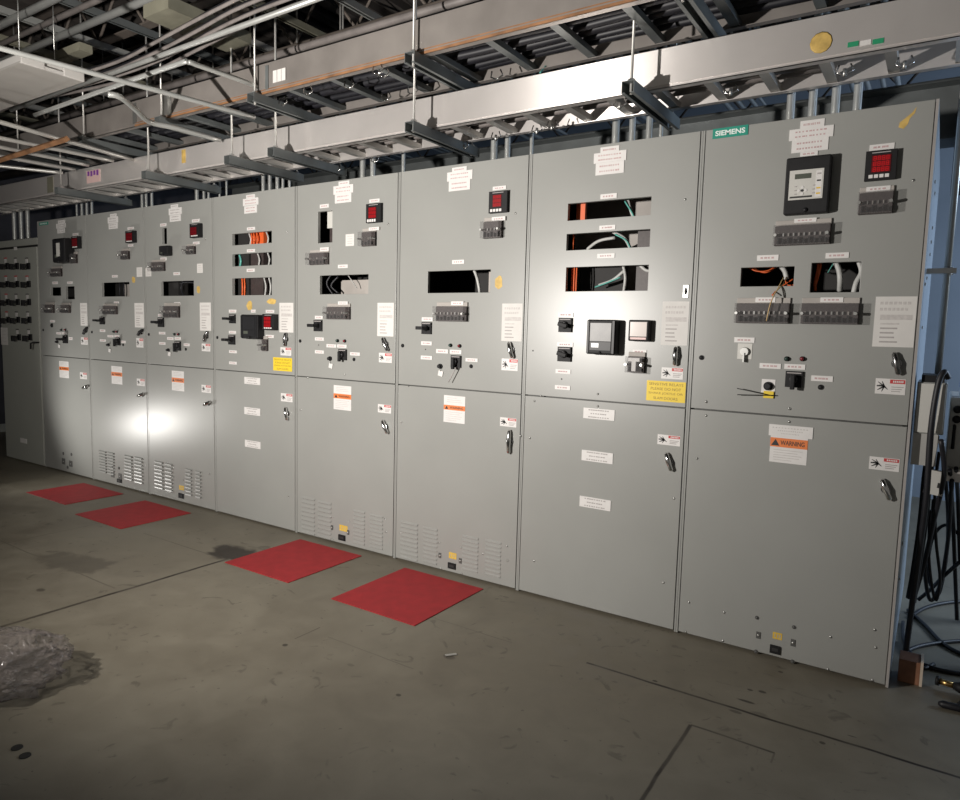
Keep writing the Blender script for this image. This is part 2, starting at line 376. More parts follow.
def pistol(cab, c, r, p=.045, handle='down'):
    x, z, w, h = rect(c, r, p*.45); s = min(w, h, .075)
    if handle == 'down': w, h = s*1.0, s*1.02
    else: w = h = s
    b = MB(); b.box(x-w/2, x+w/2, -.012, 0, z-h/2, z+h/2, 'black_plastic'); b.box(x-w*.42, x+w*.42, -.0126, -.012, z+h*.36, z+h*.42, 'ink_grey'); body = b.build('selector_switch', cab, .003)
    q = MB(); q.tube([(x, -.012, z), (x, -.030, z)], [w*.28, w*.22], 'glossy_black', 16)
    if handle == 'down':
        q.box(x-w*.13, x+w*.13, -p, -.028, z-h*.62, z+h*.30, 'black_plastic')
    elif handle == 'side':
        q.box(x-w*.42, x+w*.30, -p-.03, -.028, z-h*.14, z+h*.14, 'black_plastic')
    else:
        q.box(x-w*.36, x+w*.36, -p, -.028, z-h*.14, z+h*.14, 'black_plastic', Matrix.Rotation(.25, 3, 'Y'))
    q.build('switch_handle', body, .003)
def push_button(cab, c, x, y, s=.030, tagm='plate_white', tagxy=None, plate_=True):
    X, Z = pt(c, x, y); b = MB()
    if plate_: b.box(X-s*1.05, X+s*1.05, -.002, 0, Z-s*1.1, Z+s*1.1, 'plate_white')
    b.tube([(X, -.002, Z), (X, -.010, Z)], s*.72, 'black_plastic', 18); body = b.build('push_button', cab)
    q = MB(); q.tube([(X, -.010, Z), (X, -.022, Z), (X, -.024, Z)], [s*.5, s*.5, s*.4], 'glossy_black', 16); q.build('button_cap', body)
    if tagxy:
        tx, tz = pt(c, *tagxy); q = MB(); q.tube([(X, -.016, Z-s*.5), ((X+tx)/2, -.012, (Z+tz)/2), (tx, -.006, tz+.012)], .0012, 'grey_wire', 6)
        q.box(tx-.016, tx+.016, -.005, -.003, tz-.015, tz+.015, tagm, Matrix.Rotation(.2, 3, 'Y')); q.build('hanging_tag', body)
def sheet(cab, c, r, name='instruction_sheet', lines=True):
    x, z, w, h = rect(c, r, .001); w *= .98; h *= .98; mb = MB(); mb.box(x-w/2, x+w/2, -.0012, -.0002, z-h/2, z+h/2, 'paper')
    if lines:
        def bar(z0, x0, x1, t, m='ink_light'): mb.box(x-w/2+w*x0, x-w/2+w*x1, -.0016, -.0012, z+h/2-h*z0-t, z+h/2-h*z0+t, m)
        for k in range(7): bar(.13, .12+k*.11, .20+k*.11, .0055, 'ink_light')
        for k in range(7): bar(.25, .12+k*.10, .195+k*.10, .0055, 'ink_light')
        bar(.41, .14, .92, .010, 'ink_light')
        for i, e in enumerate((.62, .58, .5, .52, .6)): bar(.54+.09*i, .16, e, .003, 'ink_grey' if i else 'ink_light')
    else:
        for k in range(4): mb.box(x-w*.3, x+w*.3, -.0016, -.0012, z+h*(.3-.2*k)-.002, z+h*(.3-.2*k)+.002, 'ink_light')
    return mb.build(name, cab)
def danger(cab, c, r):
    x, z, w, h = rect(c, r, .001); h *= .9; w = min(w, .125); mb = MB(); y = -.0012
    mb.box(x-w/2, x+w/2, y, -.0002, z-h/2, z+h/2, 'plate_white'); mb.box(x-w*.02, x+w*.48, y-.0004, y, z+h*.2, z+h*.46, 'danger_red')
    for k in range(6): mb.box(x+w*(.08+.06*k), x+w*(.12+.06*k), y-.0007, y-.0004, z+h*.27, z+h*.39, 'plate_white')
    for k in range(3): mb.box(x+w*.04, x+w*(.44-.05*k), y-.0004, y, z-h*(.02+.14*k)-.0016, z-h*(.02+.14*k)+.0016, 'ink_grey')
    def ln(a, b, t):       # the hand and arc figure
        A = Vector((x+w*a[0], y-.0005, z+h*a[1])); B = Vector((x+w*b[0], y-.0005, z+h*b[1])); n = Vector((-(B-A).z, 0, (B-A).x)).normalized()*t
        mb.poly([A-n, B-n*.3, B+n*.3, A+n], 'ink_black')
    for q in (-.42, -.38): ln((-.2, 0), (q, .28-(q+.42)*5), .003)
    ln((-.2, 0), (-.42, -.25), .004); ln((-.2, 0), (-.28, .32), .003); ln((-.2, 0), (-.08, -.2), .003); ln((-.2, 0), (-.28, -.35), .003); ln((-.45, .02), (-.2, 0), .003)
    return mb.build('danger_sign', cab)
def warning(cab, c, r, band, upper=None, text=False):
    x, z, w, h = rect(c, r, .001); bx, bz, bw, bh = rect(c, band, .001); h *= .96; mb = MB(); y = -.0012
    mb.box(x-w/2, x+w/2, y, -.0002, z-h/2, z+h/2, 'plate_white'); bw = w
    if upper:
        X, Z, ww, hh = rect(c, upper, .003); mb.box(X-ww/2, X+ww/2, y-.002, y, Z-hh*.45, Z+hh*.45, 'plate_white')
        for i in range(3):
            for j in range(12): mb.box(X+ww*(-.42+.07*j)*(1, .7, .5)[i], X+ww*(-.38+.07*j)*(1, .7, .5)[i], y-.0024, y-.002, Z+hh*(.22-.22*i)-.002, Z+hh*(.22-.22*i)+.002, 'ink_light')
    mb.box(x-bw/2, x+bw/2, y-.0004, y, bz-bh*.42, bz+bh*.42, 'warn_orange')
    a, t = x-bw*.36, bh*.30
    mb.poly([(a-t*1.2, y-.0007, bz-t), (a+t*1.2, y-.0007, bz-t), (a, y-.0007, bz+t)], 'ink_black')
    top_ = z+h/2
    for i in range(3): mb.box(x-w*.36, x+w*(.36, .3, .1)[i], y-.0004, y, bz+bh*.5+(top_-bz-bh*.5)*(.3+.22*i)-.0015, bz+bh*.5+(top_-bz-bh*.5)*(.3+.22*i)+.0015, 'ink_light') if not upper else None
    low = z-h/2
    for i in range(5):
        zz = bz-bh*.5-(bz-bh*.5-low)*(.14+.17*i); mb.box(x-w*.40, x+w*(.38, .25, .36, .3, .1)[i], y-.0004, y, zz-.0013, zz+.0013, 'ink_light')
    o = mb.build('warning_sign', cab)
    lettering('WARNING', x+bw*.10, bz, y-.0009, bw*.64, bh*.42, 'ink_black', o)
    return o
def caution(cab, c, r):
    x, z, w, h = rect(c, r, .001); h *= .93; mb = MB(); mb.box(x-w/2, x+w/2, -.0014, -.0002, z-h/2, z+h/2, 'caution_yellow')
    o = mb.build('caution_sign', cab)
    for i, (t, k) in enumerate((('SENSITIVE RELAYS', .88), ('PLEASE DO NOT', .78), ('SHAKE JOSTLE OR', .88), ('SLAM DOORS', .62))):
        lettering(t, x, z+h*(.345-.23*i), -.0018, w*k, h*.13, 'ink_brown', o, off=.0)
def handle(door, c, x, y, tilt=.3, m='chrome', ln=.045):
    if m == 'black_plastic' and c in 'AFH': m = 'dark_chrome'
    X, Z = pt(c, x, y, .02); R = Matrix.Rotation(tilt, 3, 'Y')
    def P(a, yy, b): v = R @ Vector((a, 0, b)); return (X+v.x, yy, Z+v.z)
    b = MB(); b.tube([P(0, 0, 0), P(0, -.008, 0)], .018, 'dark_chrome', 16); o = b.build('door_handle', door)
    b = MB(); b.tube([P(0, -.010, .0), P(0, -.022, .0)], .012, m, 14)
    b.tube([P(0, -.014, ln), P(0, -.015, ln*.8), P(0, -.018, ln*.35), P(0, -.020, 0), P(0, -.018, -ln*.4), P(0, -.015, -ln*.85), P(0, -.014, -ln)], [.004, .010, .011, .013, .010, .011, .004], m, 12)
    # joined into the same part: grip
    g = b.build('handle_grip', door); g['label'] = 'chrome latch grip' if m == 'chrome' else 'black latch grip'
def louvers(cab, c, xs, y0, y1, n):
    dp = .0045 if c == 'G' else .014
    q0, q1 = pt(c, xs[0], y0), pt(c, xs[1], y0); q2 = pt(c, (xs[0]+xs[1])/2, y1)
    xa, xb, za, zb = q0[0], q1[0], q0[1], q2[1]; mb = MB()
    for i in range(n):
        zz = za+(zb-za)*(i+.5)/n; t = abs(za-zb)/n
        # a pressed hood: slopes out from its top line and opens below
        pts = [(xa, 0, zz+t*.34), (xb, 0, zz+t*.34), (xb-.004, -dp, zz-t*.16), (xa+.004, -dp, zz-t*.16)]
        md = [(xb-.003, -dp*.8, zz+t*.12), (xa+.003, -dp*.8, zz+t*.12)]
        mb.poly([pts[0], pts[1], md[0], md[1]][::-1], 'grey_enamel'); mb.poly([md[1], md[0], pts[2], pts[3]][::-1], 'grey_enamel'); lo = [(xa+.004, 0, zz-t*.26), (xb-.004, 0, zz-t*.26)]
        mb.poly([pts[3], pts[2], lo[1], lo[0]][::-1], 'inside_dark'); mb.poly([pts[0], pts[3], lo[0]], 'grey_enamel'); mb.poly([pts[1], lo[1], pts[2]], 'grey_enamel')
    return mb.build('louver_bank', cab)
def socket(cab, c, r, yel=None):
    x, z, w, h = rect(c, r, .004); w = max(w, .035); mb = MB(); mb.box(x-w/2, x+w/2, -.008, 0, z-h/2, z+h/2, 'black_plastic'); mb.box(x-w*.3, x+w*.3, -.0086, -.008, z-h*.2, z+h*.2, 'ink_black')
    mb.build('power_inlet', cab, .005)
    if yel:
        x, z, w, h = rect(c, yel, .001); mb = MB(); mb.box(x-w/2, x+w/2, -.001, -.0002, z-h/2, z+h/2, 'sticker_yellow')
        for k in (-.25, .05, .3): mb.box(x+w*k-.002, x+w*k+.002, -.0014, -.001, z-h*.3, z+h*.3, 'ink_grey')
        mb.build('yellow_sticker', cab)
def bolt_plate(cab, c, x, y, w=.018, h=.030):
    X, Z = pt(c, x, y); mb = MB(); mb.box(X-w/2, X+w/2, -.003, 0, Z-h/2, Z+h/2, 'frame_dark'); mb.dome(X, -.003, Z, .006, .004, 'steel'); mb.build('bracket', cab)
# ------------------------------------------------------------------ cabinets
def door_mesh(xa, xb, za, zb, holes, m='grey_enamel', y0=0., y1=.022):
    xs = sorted({xa, xb, *[v for h in holes for v in h[:2]]}); zs = sorted({za, zb, *[v for h in holes for v in h[2:]]})
    def hole(x, z): return any(h[0] < x < h[1] and h[2] < z < h[3] for h in holes)
    vi = {}; mb = MB(); k = mb.mi(m)
    def V(x, y, z):
        key = (round(x, 6), y, round(z, 6))
        if key not in vi: vi[key] = len(mb.v); mb.v.append((x, y, z))
        return vi[key]
    def face(l): mb.f.append(l); mb.m.append(k); mb.sm.append(False)
    solid = {}
    for i in range(len(xs)-1):
        for j in range(len(zs)-1): solid[i, j] = not hole((xs[i]+xs[i+1])/2, (zs[j]+zs[j+1])/2)
    for (i, j), s in solid.items():
        if not s: continue
        a, b, c, d = xs[i], xs[i+1], zs[j], zs[j+1]
        face([V(a, y0, c), V(b, y0, c), V(b, y0, d), V(a, y0, d)]); face([V(a, y1, d), V(b, y1, d), V(b, y1, c), V(a, y1, c)])
        if not solid.get((i-1, j)): face([V(a, y1, c), V(a, y0, c), V(a, y0, d), V(a, y1, d)])
        if not solid.get((i+1, j)): face([V(b, y0, c), V(b, y1, c), V(b, y1, d), V(b, y0, d)])
        if not solid.get((i, j-1)): face([V(a, y1, c), V(b, y1, c), V(b, y0, c), V(a, y0, c)])
        if not solid.get((i, j+1)): face([V(a, y0, d), V(b, y0, d), V(b, y1, d), V(a, y1, d)])
    return mb
DEPTH = 1.45
def cabinet(i, label, cuts, lit=False):          # i = 0 is the rightmost
    xb = X0-W*i; xa = xb-W; t = .0015
    c = top('switchgear_cabinet', label, 'electrical cabinet', ((xa+xb)/2, .7, 0), 'switchgear cabinets in one row')
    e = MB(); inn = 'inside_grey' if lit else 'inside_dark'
    e.box(xa+.0005, xa+.003, .03, DEPTH, .0, H-.003, 'inside_dark'); e.box(xb-.003, xb-.0005, .03, DEPTH, .0, H-.003, 'side_daylight_tint' if i == 0 else 'inside_dark')
    e.box(xa+.003, xb-.003, .03, DEPTH, H-.006, H-.003, 'frame_dark'); e.box(xa+.003, xb-.003, .03, DEPTH, .0, .01, 'frame_dark'); e.box(xa+.003, xb-.003, DEPTH-.003, DEPTH, .01, H-.006, 'frame_dark')
    for s, a in (((1, xa), (-1, xb)) if i else ((1, xa),)):                 # front frame post and lip
        e.box(a+s*.0006, a+s*.0085, .002, .026, .004, H-.002, 'grey_enamel'); e.box(a+s*.0006, a+s*.03, .0262, .0298, .004, H-.004, 'frame_dark')
    e.box(xa+.03, xb-.03, .0262, .0298, .004, .03, 'frame_dark'); e.box(xa+.03, xb-.03, .0262, .0298, ZM-.03, ZM+.03, 'frame_dark'); e.box(xa+.03, xb-.03, .0262, .0298, H-.04, H-.004, 'frame_dark')
    e.build('enclosure', c)
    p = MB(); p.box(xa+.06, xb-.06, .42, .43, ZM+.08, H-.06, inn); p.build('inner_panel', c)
    holes = []
    for (cr, r) in cuts:
        x, z, w, h = rect(cr, r, 0.); holes.append((x-w/2, x+w/2, z-h*.47, z+h*.47))
    g = .0125
    du = door_mesh(xa+g, xb-g, ZM+.003, H-.002, holes).build('upper_door', c, .0018)
    dl = door_mesh(xa+g, xb-g, .012, ZM-.003, []).build('lower_door', c, .0018)
    if i == 0:
        m = MB(); m.box(xb-.010, xb-.0002, -.001, .0298, .004, H-.002, 'aluminium_rail'); m.build('corner_strip', c)
        m = MB()
        for (yy, zz) in ((.35, 2.05), (.5, 2.03), (.62, 1.9), (.64, 1.84), (.6, 1.78), (.2, 1.62), (.4, 1.66), (.35, 1.45), (.2, .55), (.2, .4)): m.box(xb-.0005, xb+.004, yy-.012, yy+.012, zz-.006, zz+.006, 'steel')
        m.build('side_bolts', c)
    return c, du, dl, holes
def wires(c, name, paths, m, r=.003):
    name = {'orange_wires': 'orange_wire', 'tan_wires': 'tan_wire', 'teal_wires': 'teal_wire'}.get(name, name)
    for p in paths:
        mb = MB(); mb.tube(smooth_path(p, 6), r, m, 6); mb.build(name, c)
def inside(hole, u, v, y):                      # u,v in 0..1 across the cutout
    return (hole[0]+(hole[1]-hole[0])*u, y, hole[2]+(hole[3]-hole[2])*v)
def common(c, du, dl, crop, L, small=False):
    """L: dict of lists in crop coordinates"""
    for r in L.get('plates', ()): plate(c, crop, r)
    for r in L.get('blocks', ()): test_block(c, crop, r[:4], n=r[4] if len(r) > 4 else 6)
    for r in L.get('sw', ()): pistol(c, crop, r[:4], handle=r[4] if len(r) > 4 else 'down')
    for x, y in L.get('holes', ()): plug(c, crop, x, y)
    for x, y in L.get('dots', ()): plug(c, crop, x, y, .004, 'frame_dark', 'small_plug', .003)
    if 'ind' in L:
        for k, (x, y) in enumerate(L['ind']): indicator(c, crop, x, y, ('indicator_green', 'indicator_red')[k])
    if 'doc' in L: sheet(c, crop, L['doc'])
    if 'danger' in L: danger(c, crop, L['danger'])
    for x, y in L.get('screws', ()): screw(c, crop, x, y)
    if 'tape' in L:
        for r in L['tape']: smear(c, crop, r)
def smear(c, crop, r):
    x, z, w, h = rect(crop, r, .0006); mb = MB(); n = 12; pts = []
    for k in range(n):
        a = 2*PI*k/n; q = random.uniform(.75, 1.); pts.append((x+w/2*math.cos(a)*q, -.0007, z+h/2*math.sin(a)*q))
    mb.poly(pts, 'tape'); back = [(p[0], -.0002, p[2]) for p in pts]
    for k in range(n): mb.poly([pts[k], back[k], back[(k+1) % n], pts[(k+1) % n]], 'tape')
    mb.build('tape_residue', c)
# ---- C8, the rightmost
c, du, dl, ho = cabinet(0, 'rightmost grey switchgear cabinet, green nameplate and large black power meter', [('A', (152, 441, 285, 492)), ('A', (327, 428, 451, 508))])
b = MB(); x, z, w, h = rect('A', (82, 92, 170, 117), .003); b.box(x-w/2, x+w/2, -.003, -.0002, z-h/2, z+h/2, 'siemens_green'); o = b.build('brand_plate', c)
lettering('SIEMENS', x, z, -.0036, w*.84, h*.52, 'letter_white', o, off=.03)
title(c, 'A', [(300, 74, 362, 95), (272, 93, 385, 122), (278, 121, 372, 154)])
power_meter(c)
common(c, du, dl, 'A', dict(plates=[(300, 153, 345, 165), (473, 134, 537, 150), (192, 412, 247, 427), (363, 406, 423, 421), (135, 618, 187, 632), (198, 683, 253, 697), (260, 685, 314, 699), (327, 714, 383, 729)],
    blocks=[(235, 336, 375, 386, 10), (446, 254, 532, 308, 6), (138, 533, 272, 583, 10), (301, 533, 446, 585, 10)], sw=[(262, 702, 305, 745)],
    holes=[(54, 669), (352, 743)], ind=[(267, 672), (306, 672)], doc=(484, 515, 590, 644), danger=(488, 720, 564, 763), screws=[(583, 226), (66, 780), (275, 797)]))
for r in ((285, 320, 342, 331), (465, 240, 527, 254), (188, 518, 239, 531), (350, 518, 409, 531)): plate(c, 'A', r, p=.0125)
meter(c, 'A', (463, 150, 541, 224), (478, 161, 528, 206), (470, 210, 524, 220))
handle(du, 'A', 541, 684, -.25, 'black_plastic'); handle(dl, 'B', 433, 231, -.4)
X, Z = pt('A', 162, 654); b = MB(); b.box(X-.03, X+.03, -.002, 0, Z-.032, Z+.035, 'faceplate_grey'); o = b.build('key_switch', c); b = MB(); b.tube([(X, -.002, Z), (X, -.016, Z)], [.020, .017], 'steel', 16); b.box(X-.003, X+.003, -.022, -.004, Z-.045, Z-.005, 'steel'); b.build('key', o)
push_button(c, 'A', 221, 740, .026); P0 = Vector(pt('A', 226, 762)).to_3d()
b = MB(); X, Z = pt('A', 222, 762); b.box(X-.020, X+.020, -.008, -.002, Z-.014, Z+.016, 'caution_yellow'); b.build('tag', c)['label'] = 'yellow tag'
b = MB(); A1, A2 = pt('A', 147, 745), pt('A', 146, 761)
b.tube([(X+.015, -.012, Z-.002), (A1[0], -.03, A1[1])], .0022, 'ink_black', 6); b.tube([(X+.03, -.010, Z), (A2[0], -.02, A2[1])], .0022, 'ink_black', 6); b.build('cable_tie', c)
b = MB(); A1, A2 = pt('A', 592, 42), pt('A', 558, 88)
pts = [(A1[0], -.0007, A1[1]), (A1[0]-.012, -.0007, A1[1]-.018), (A2[0]+.004, -.0007, A2[1]+.024), (A2[0]-.012, -.0007, A2[1]+.012), (A2[0]-.015, -.0007, A2[1]-.006), (A2[0]+.002, -.0007, A2[1]-.014), (A2[0]+.015, -.0007, A2[1]+.002), (A2[0]+.02, -.0007, A2[1]+.022), (A1[0]-.004, -.0007, A1[1]-.022)]
b.poly(pts, 'tape'); b.build('tape_residue', c)
warning(c, 'B', (189, 118, 268, 177), (190, 122, 270, 145), (187, 95, 280, 122)); danger(c, 'B', (398, 162, 462, 192))
for x, y in ((36, 165), (55, 45), (230, 60), (55, 75), (230, 88), (19, 468), (93, 489), (317, 541), (410, 526), (412, 563), (311, 609), (405, 632), (90, 549), (12, 530)): screw(c, 'B', x, y)
for x, y in ((162, 500), (240, 520), (160, 571), (237, 592)): plug(c, 'B', x, y, .008, 'frame_dark', 'bolt', .005)
bolt_plate(c, 'B', 165, 537); bolt_plate(c, 'B', 238, 553); socket(c, 'B', (189, 559, 211, 576), (195, 532, 215, 546))
h0, h1 = ho
wires(c, 'orange_wires', [[inside(h0, .05, 1.1, .06), inside(h0, .25, .86, .05), inside(h0, .45, .86, .05), inside(h0, .6, 1.1, .06)], [inside(h0, .1, 1.1, .07), inside(h0, .4, .78, .06), inside(h0, .62, 1.1, .07)],
    [inside(h0, .95, .4, .05), inside(h0, .8, .1, .04), inside(h0, .7, -.1, .03), inside(h0, .66, -.5, -.04)], [inside(h0, 1.0, .1, .05), inside(h0, .85, .1, .05), inside(h0, .78, .5, .06)]], 'orange_wire', .0028)
wires(c, 'tan_wires', [[inside(h0, .78, .5, .04), inside(h0, .75, .0, -.01), inside(h0, .66, -.9, -.06), inside(h0, .60, -1.85, -.058)], [inside(h0, .82, .5, .05), inside(h0, .8, .1, .01), inside(h0, .70, -.5, -.05), inside(h0, .61, -1.6, -.06)]], 'tan_wire', .0024)
wires(c, 'wire_loom', [[inside(h0, .68, 1.15, .08), inside(h0, .78, .8, .06), inside(h0, .82, .4, .06)], [inside(h1, .42, 1.1, .08), inside(h1, .52, .8, .07), inside(h1, .56, .45, .07), inside(h1, .55, .1, .1)],
    [inside(h1, .9, 1.1, .08), inside(h1, .98, .7, .07), inside(h1, .9, .35, .06), inside(h1, .86, 0, .06)]], 'grey_wire', .011)
wires(c, 'orange_loom', [[inside(h1, .08, 1.1, .06), inside(h1, .1, .8, .05), inside(h1, .05, .4, .06), inside(h1, .06, .1, .07)], [inside(h1, .14, 1.1, .06), inside(h1, .12, .7, .05), inside(h1, .05, .3, .07)]], 'orange_wire', .006)
wires(c, 'teal_wire', [[inside(h1, .4, 1., .06), inside(h1, .3, .7, .06)]], 'teal_wire', .002)
# ---- C7
c, du, dl, ho = cabinet(1, 'grey switchgear cabinet with three wide stacked cutouts and a glare-whitened meter', [('C', (137, 227, 374, 281)), ('C', (133, 317, 371, 369)), ('C', (131, 415, 366, 491))], True)
title(c, 'C', [(229, 75, 284, 93), (210, 90, 305, 120), (215, 119, 298, 155)])
common(c, du, dl, 'C', dict(plates=[(229, 210, 277, 225), (226, 300, 273, 314), (220, 381, 271, 395), (108, 550, 153, 563), (105, 635, 152, 648), (101, 712, 145, 725), (99, 758, 144, 771), (321, 656, 362, 668)],
    sw=[(106, 565, 146, 606, 'flat'), (103, 648, 144, 690, 'flat')], holes=[], dots=[(119, 740), (37, 659), (223, 782)], doc=(404, 517, 482, 645), danger=(404, 706, 466, 742), screws=[(472, 227), (60, 788)]))
relay(c, 'C', (189, 570, 272, 670), True)
x, z, w, h = rect('C', (309, 571, 368, 632), .04); b = MB(); b.box(x-w/2, x+w/2, -.04, 0, z-h/2, z+h/2, 'black_plastic'); o = b.build('digital_meter', c, .006)
b = MB(); b.box(x-w*.40, x+w*.40, -.042, -.04, z-h*.28, z+h*.40, 'display_glare'); b.build('display', o); b = MB(); b.box(x-w*.38, x+w*.38, -.042, -.04, z-h*.42, z-h*.32, 'sticker_pink'); b.build('button_strip', o)
test_block(c, 'C', (304, 676, 352, 722), 4, shiny=True); b = MB(); X, Z = pt('C', 472, 489, .01); b.box(X-.014, X+.014, -.004, 0, Z-.03, Z+.03, 'steel'); b.tube([(X, -.004, Z-.014), (X, -.012, Z), (X, -.004, Z+.014)], .004, 'frame_dark', 8); b.build('latch', c, .003)
handle(du, 'C', 443, 674, 0.); caution(c, 'P', (646.5, 380.5, 685.5, 402.5))
for r in ((208, 81, 300, 114), (203, 203, 295, 236), (197, 336, 289, 369)): plate(c, 'D', r, ink='ink_grey', lines=3)
danger(c, 'D', (421, 156, 486, 188)); handle(dl, 'D', 452, 234, -.35)
for x, y in ((57, 166), (70, 60), (251, 40), (251, 75), (69, 517), (438, 578), (468, 338), (30, 160)): screw(c, 'D', x, y)
a, b_, d = ho
wires(c, 'wire_loom', [[inside(a, .62, 1.2, .12), inside(a, .68, .5, .1), inside(a, .72, -.1, .12)], [inside(b_, .45, 1.2, .12), inside(b_, .62, .7, .1), inside(b_, .70, 0, .1)], [inside(b_, .5, .8, .1), inside(b_, .30, .65, .1), inside(b_, .1, .2, .14)],
    [inside(d, .6, 1.2, .1), inside(d, .66, .6, .08), inside(d, .63, 0, .1)], [inside(d, .63, .85, .09), inside(d, .5, .5, .09), inside(d, .32, .3, .1)], [inside(d, .8, 1.1, .1), inside(d, .9, .85, .1), inside(d, 1., .9, .1)]], 'grey_wire', .008)
wires(c, 'teal_wires', [[inside(a, .60, 1.1, .1), inside(a, .70, .4, .09), inside(a, .74, -.1, .1)], [inside(b_, .5, 1., .1), inside(b_, .64, .6, .09), inside(b_, .70, .1, .09)], [inside(d, .6, .6, .08), inside(d, .45, .4, .08), inside(d, .28, .22, .09)]], 'teal_wire', .004)
wires(c, 'orange_wires', [[inside(q, u, 1.1, .05), inside(q, u+.005, .5, .045), inside(q, u, -.1, .05)] for q, u in ((d, .02), (d, .05), (d, .08), (b_, .03))], 'orange_wire', .004)
b = MB(); b.box(*[inside(a, .02, 0, 0)[0], inside(a, .13, 0, 0)[0]], .08, .1, a[2]-.02, a[3]+.02, 'orange_wire'); b.build('terminal_strip', c)
b = MB(); q = inside(d, .42, 0, 0)[0]; b.box(q-.18, q+.06, .16, .22, d[2]-.05, d[3]+.02, 'inside_dark'); b.build('inner_device', c); b = MB(); b.box(inside(d, .75, 0, 0)[0], inside(d, .98, 0, 0)[0], .12, .2, d[2]-.03, b_[3]+.02, 'terminal_brown'); b.build('inner_device', c)
# ---- C6
c, du, dl, ho = cabinet(2, 'grey switchgear cabinet with one wide black cutout below a lone red meter', [('E', (121, 415, 321, 491))])
title(c, 'E', [(198, 86, 246, 102), (182, 99, 265, 129), (187, 128, 257, 162)])
common(c, du, dl, 'E', dict(plates=[(328, 147, 372, 160), (198, 383, 238, 397), (101, 567, 138, 580), (99, 644, 134, 657), (98, 690, 135, 703), (147, 669, 186, 683), (191, 671, 229, 685), (241, 698, 281, 710)],
    blocks=[(294, 260, 352, 313, 5), (142, 532, 240, 580, 8)], sw=[(92, 583, 133, 621, 'side'), (188, 690, 225, 728)], holes=[(41, 658), (260, 724)], dots=[(114, 670), (60, 787)], ind=[(195, 657), (224, 659)], doc=(357, 522, 424, 645), danger=(357, 698, 409, 740), screws=[(402, 235)], tape=[(335, 430, 362, 483)]))
for r in ((325, 245, 369, 259), (195, 516, 235, 529)): plate(c, 'E', r, p=.0125)
meter(c, 'E', (316, 163, 374, 232), (328, 174, 357, 215), (320, 220, 358, 230)); push_button(c, 'E', 162, 724, .020, tagxy=(163, 747), plate_=False)
b = MB(); A1, A2 = pt('E', 211, 728, .03), pt('E', 187, 775, .03); b.tube([(A1[0], -.03, A1[1]), (A2[0], -.03, A2[1])], .003, 'ink_grey', 6); b.build('cable_tie', c)
handle(du, 'E', 384, 672, -.3); handle(dl, 'G', 760, 250, 0., ln=.065)
warning(c, 'G', (535, 88, 609, 186), (536, 122, 608, 142)); danger(c, 'G', (731, 165, 788, 199))
for x0, x1, y0, y1 in ((385, 447, 515, 660), (463, 515, 535, 672), (600, 658, 565, 700), (680, 737, 580, 718)): louvers(c, 'G', (x0, x1), y0+5, y1+5, 9)
for x, y in ((388, 182), (755, 613), (757, 663), (595, 618), (520, 600), (525, 690), (598, 708), (672, 640), (385, 568)): screw(c, 'G', x, y)
socket(c, 'G', (550, 672, 576, 692), (553, 636, 579, 657)); bolt_plate(c, 'G', 522, 645); bolt_plate(c, 'G', 593, 664)
d = ho[0]; wires(c, 'wire_loom', [[inside(d, .63, 1.1, .07), inside(d, .70, .7, .06), inside(d, .74, .2, .06), inside(d, .72, -.1, .08)]], 'grey_wire', .009)
b = MB(); b.box(inside(d, .93, 0, 0)[0], inside(d, .99, 0, 0)[0], .03, .05, d[2]-.02, d[3]-.01, 'inside_grey'); b.build('mounting_bracket', c)
# ---- C5
c, du, dl, ho = cabinet(3, 'grey switchgear cabinet with a tall cutout above a wide cutout', [('F', (97, 174, 147, 291)), ('F', (103, 397, 272, 468))])
title(c, 'F', [(168, 73, 207, 88), (150, 87, 221, 117), (155, 116, 214, 149)])
common(c, du, dl, 'F', dict(plates=[(103, 153, 135, 167), (275, 135, 312, 148), (166, 363, 201, 376), (86, 541, 114, 553), (86, 616, 118, 628), (86, 661, 118, 673), (126, 640, 161, 652), (163, 641, 197, 653), (208, 668, 243, 680)],
    blocks=[(243, 249, 290, 298, 4), (61, 322, 125, 363, 5), (121, 510, 200, 553, 6)], sw=[(71, 556, 113, 595, 'side'), (160, 658, 195, 695)], holes=[(36, 629), (223, 693)], dots=[(100, 643)], ind=[(167, 628), (192, 629)], doc=(303, 495, 361, 614), danger=(309, 669, 354, 706), screws=[(341, 222), (62, 757), (190, 745)]))
for r in ((273, 233, 310, 245), (104, 303, 135, 317), (166, 491, 201, 503)): plate(c, 'F', r, p=.0125)
sheet(c, 'F', (193, 257, 223, 299), 'small_notice', False); meter(c, 'F', (264, 151, 315, 217), (272, 163, 300, 203), (268, 205, 299, 216)); push_button(c, 'F', 141, 690, .020, tagxy=(143, 715), plate_=False)
handle(du, 'F', 328, 640, -.5, 'black_plastic'); handle(dl, 'G', 328, 198, -.5)
warning(c, 'G', (152, 53, 213, 141), (153, 82, 212, 102)); danger(c, 'G', (306, 119, 352, 151))
for x0, x1, y0, y1 in ((40, 88, 435, 575), (97, 145, 450, 590), (220, 262, 482, 610), (278, 325, 496, 625)): louvers(c, 'G', (x0, x1), y0, y1, 9)
for x, y in ((37, 139), (331, 517), (334, 563), (147, 512), (205, 526), (150, 590)): screw(c, 'G', x, y)
socket(c, 'G', (169, 574, 192, 593), (172, 541, 200, 561)); bolt_plate(c, 'G', 147, 548); bolt_plate(c, 'G', 203, 565)
a, d = ho; wires(c, 'wire_loom', [[inside(d, .1, 1.1, .06), inside(d, .03, .6, .05), inside(d, .12, .0, .07)], [inside(d, .2, 1., .08), inside(d, .1, .5, .06), inside(d, .2, .1, .08)]], 'black_rubber', .006)
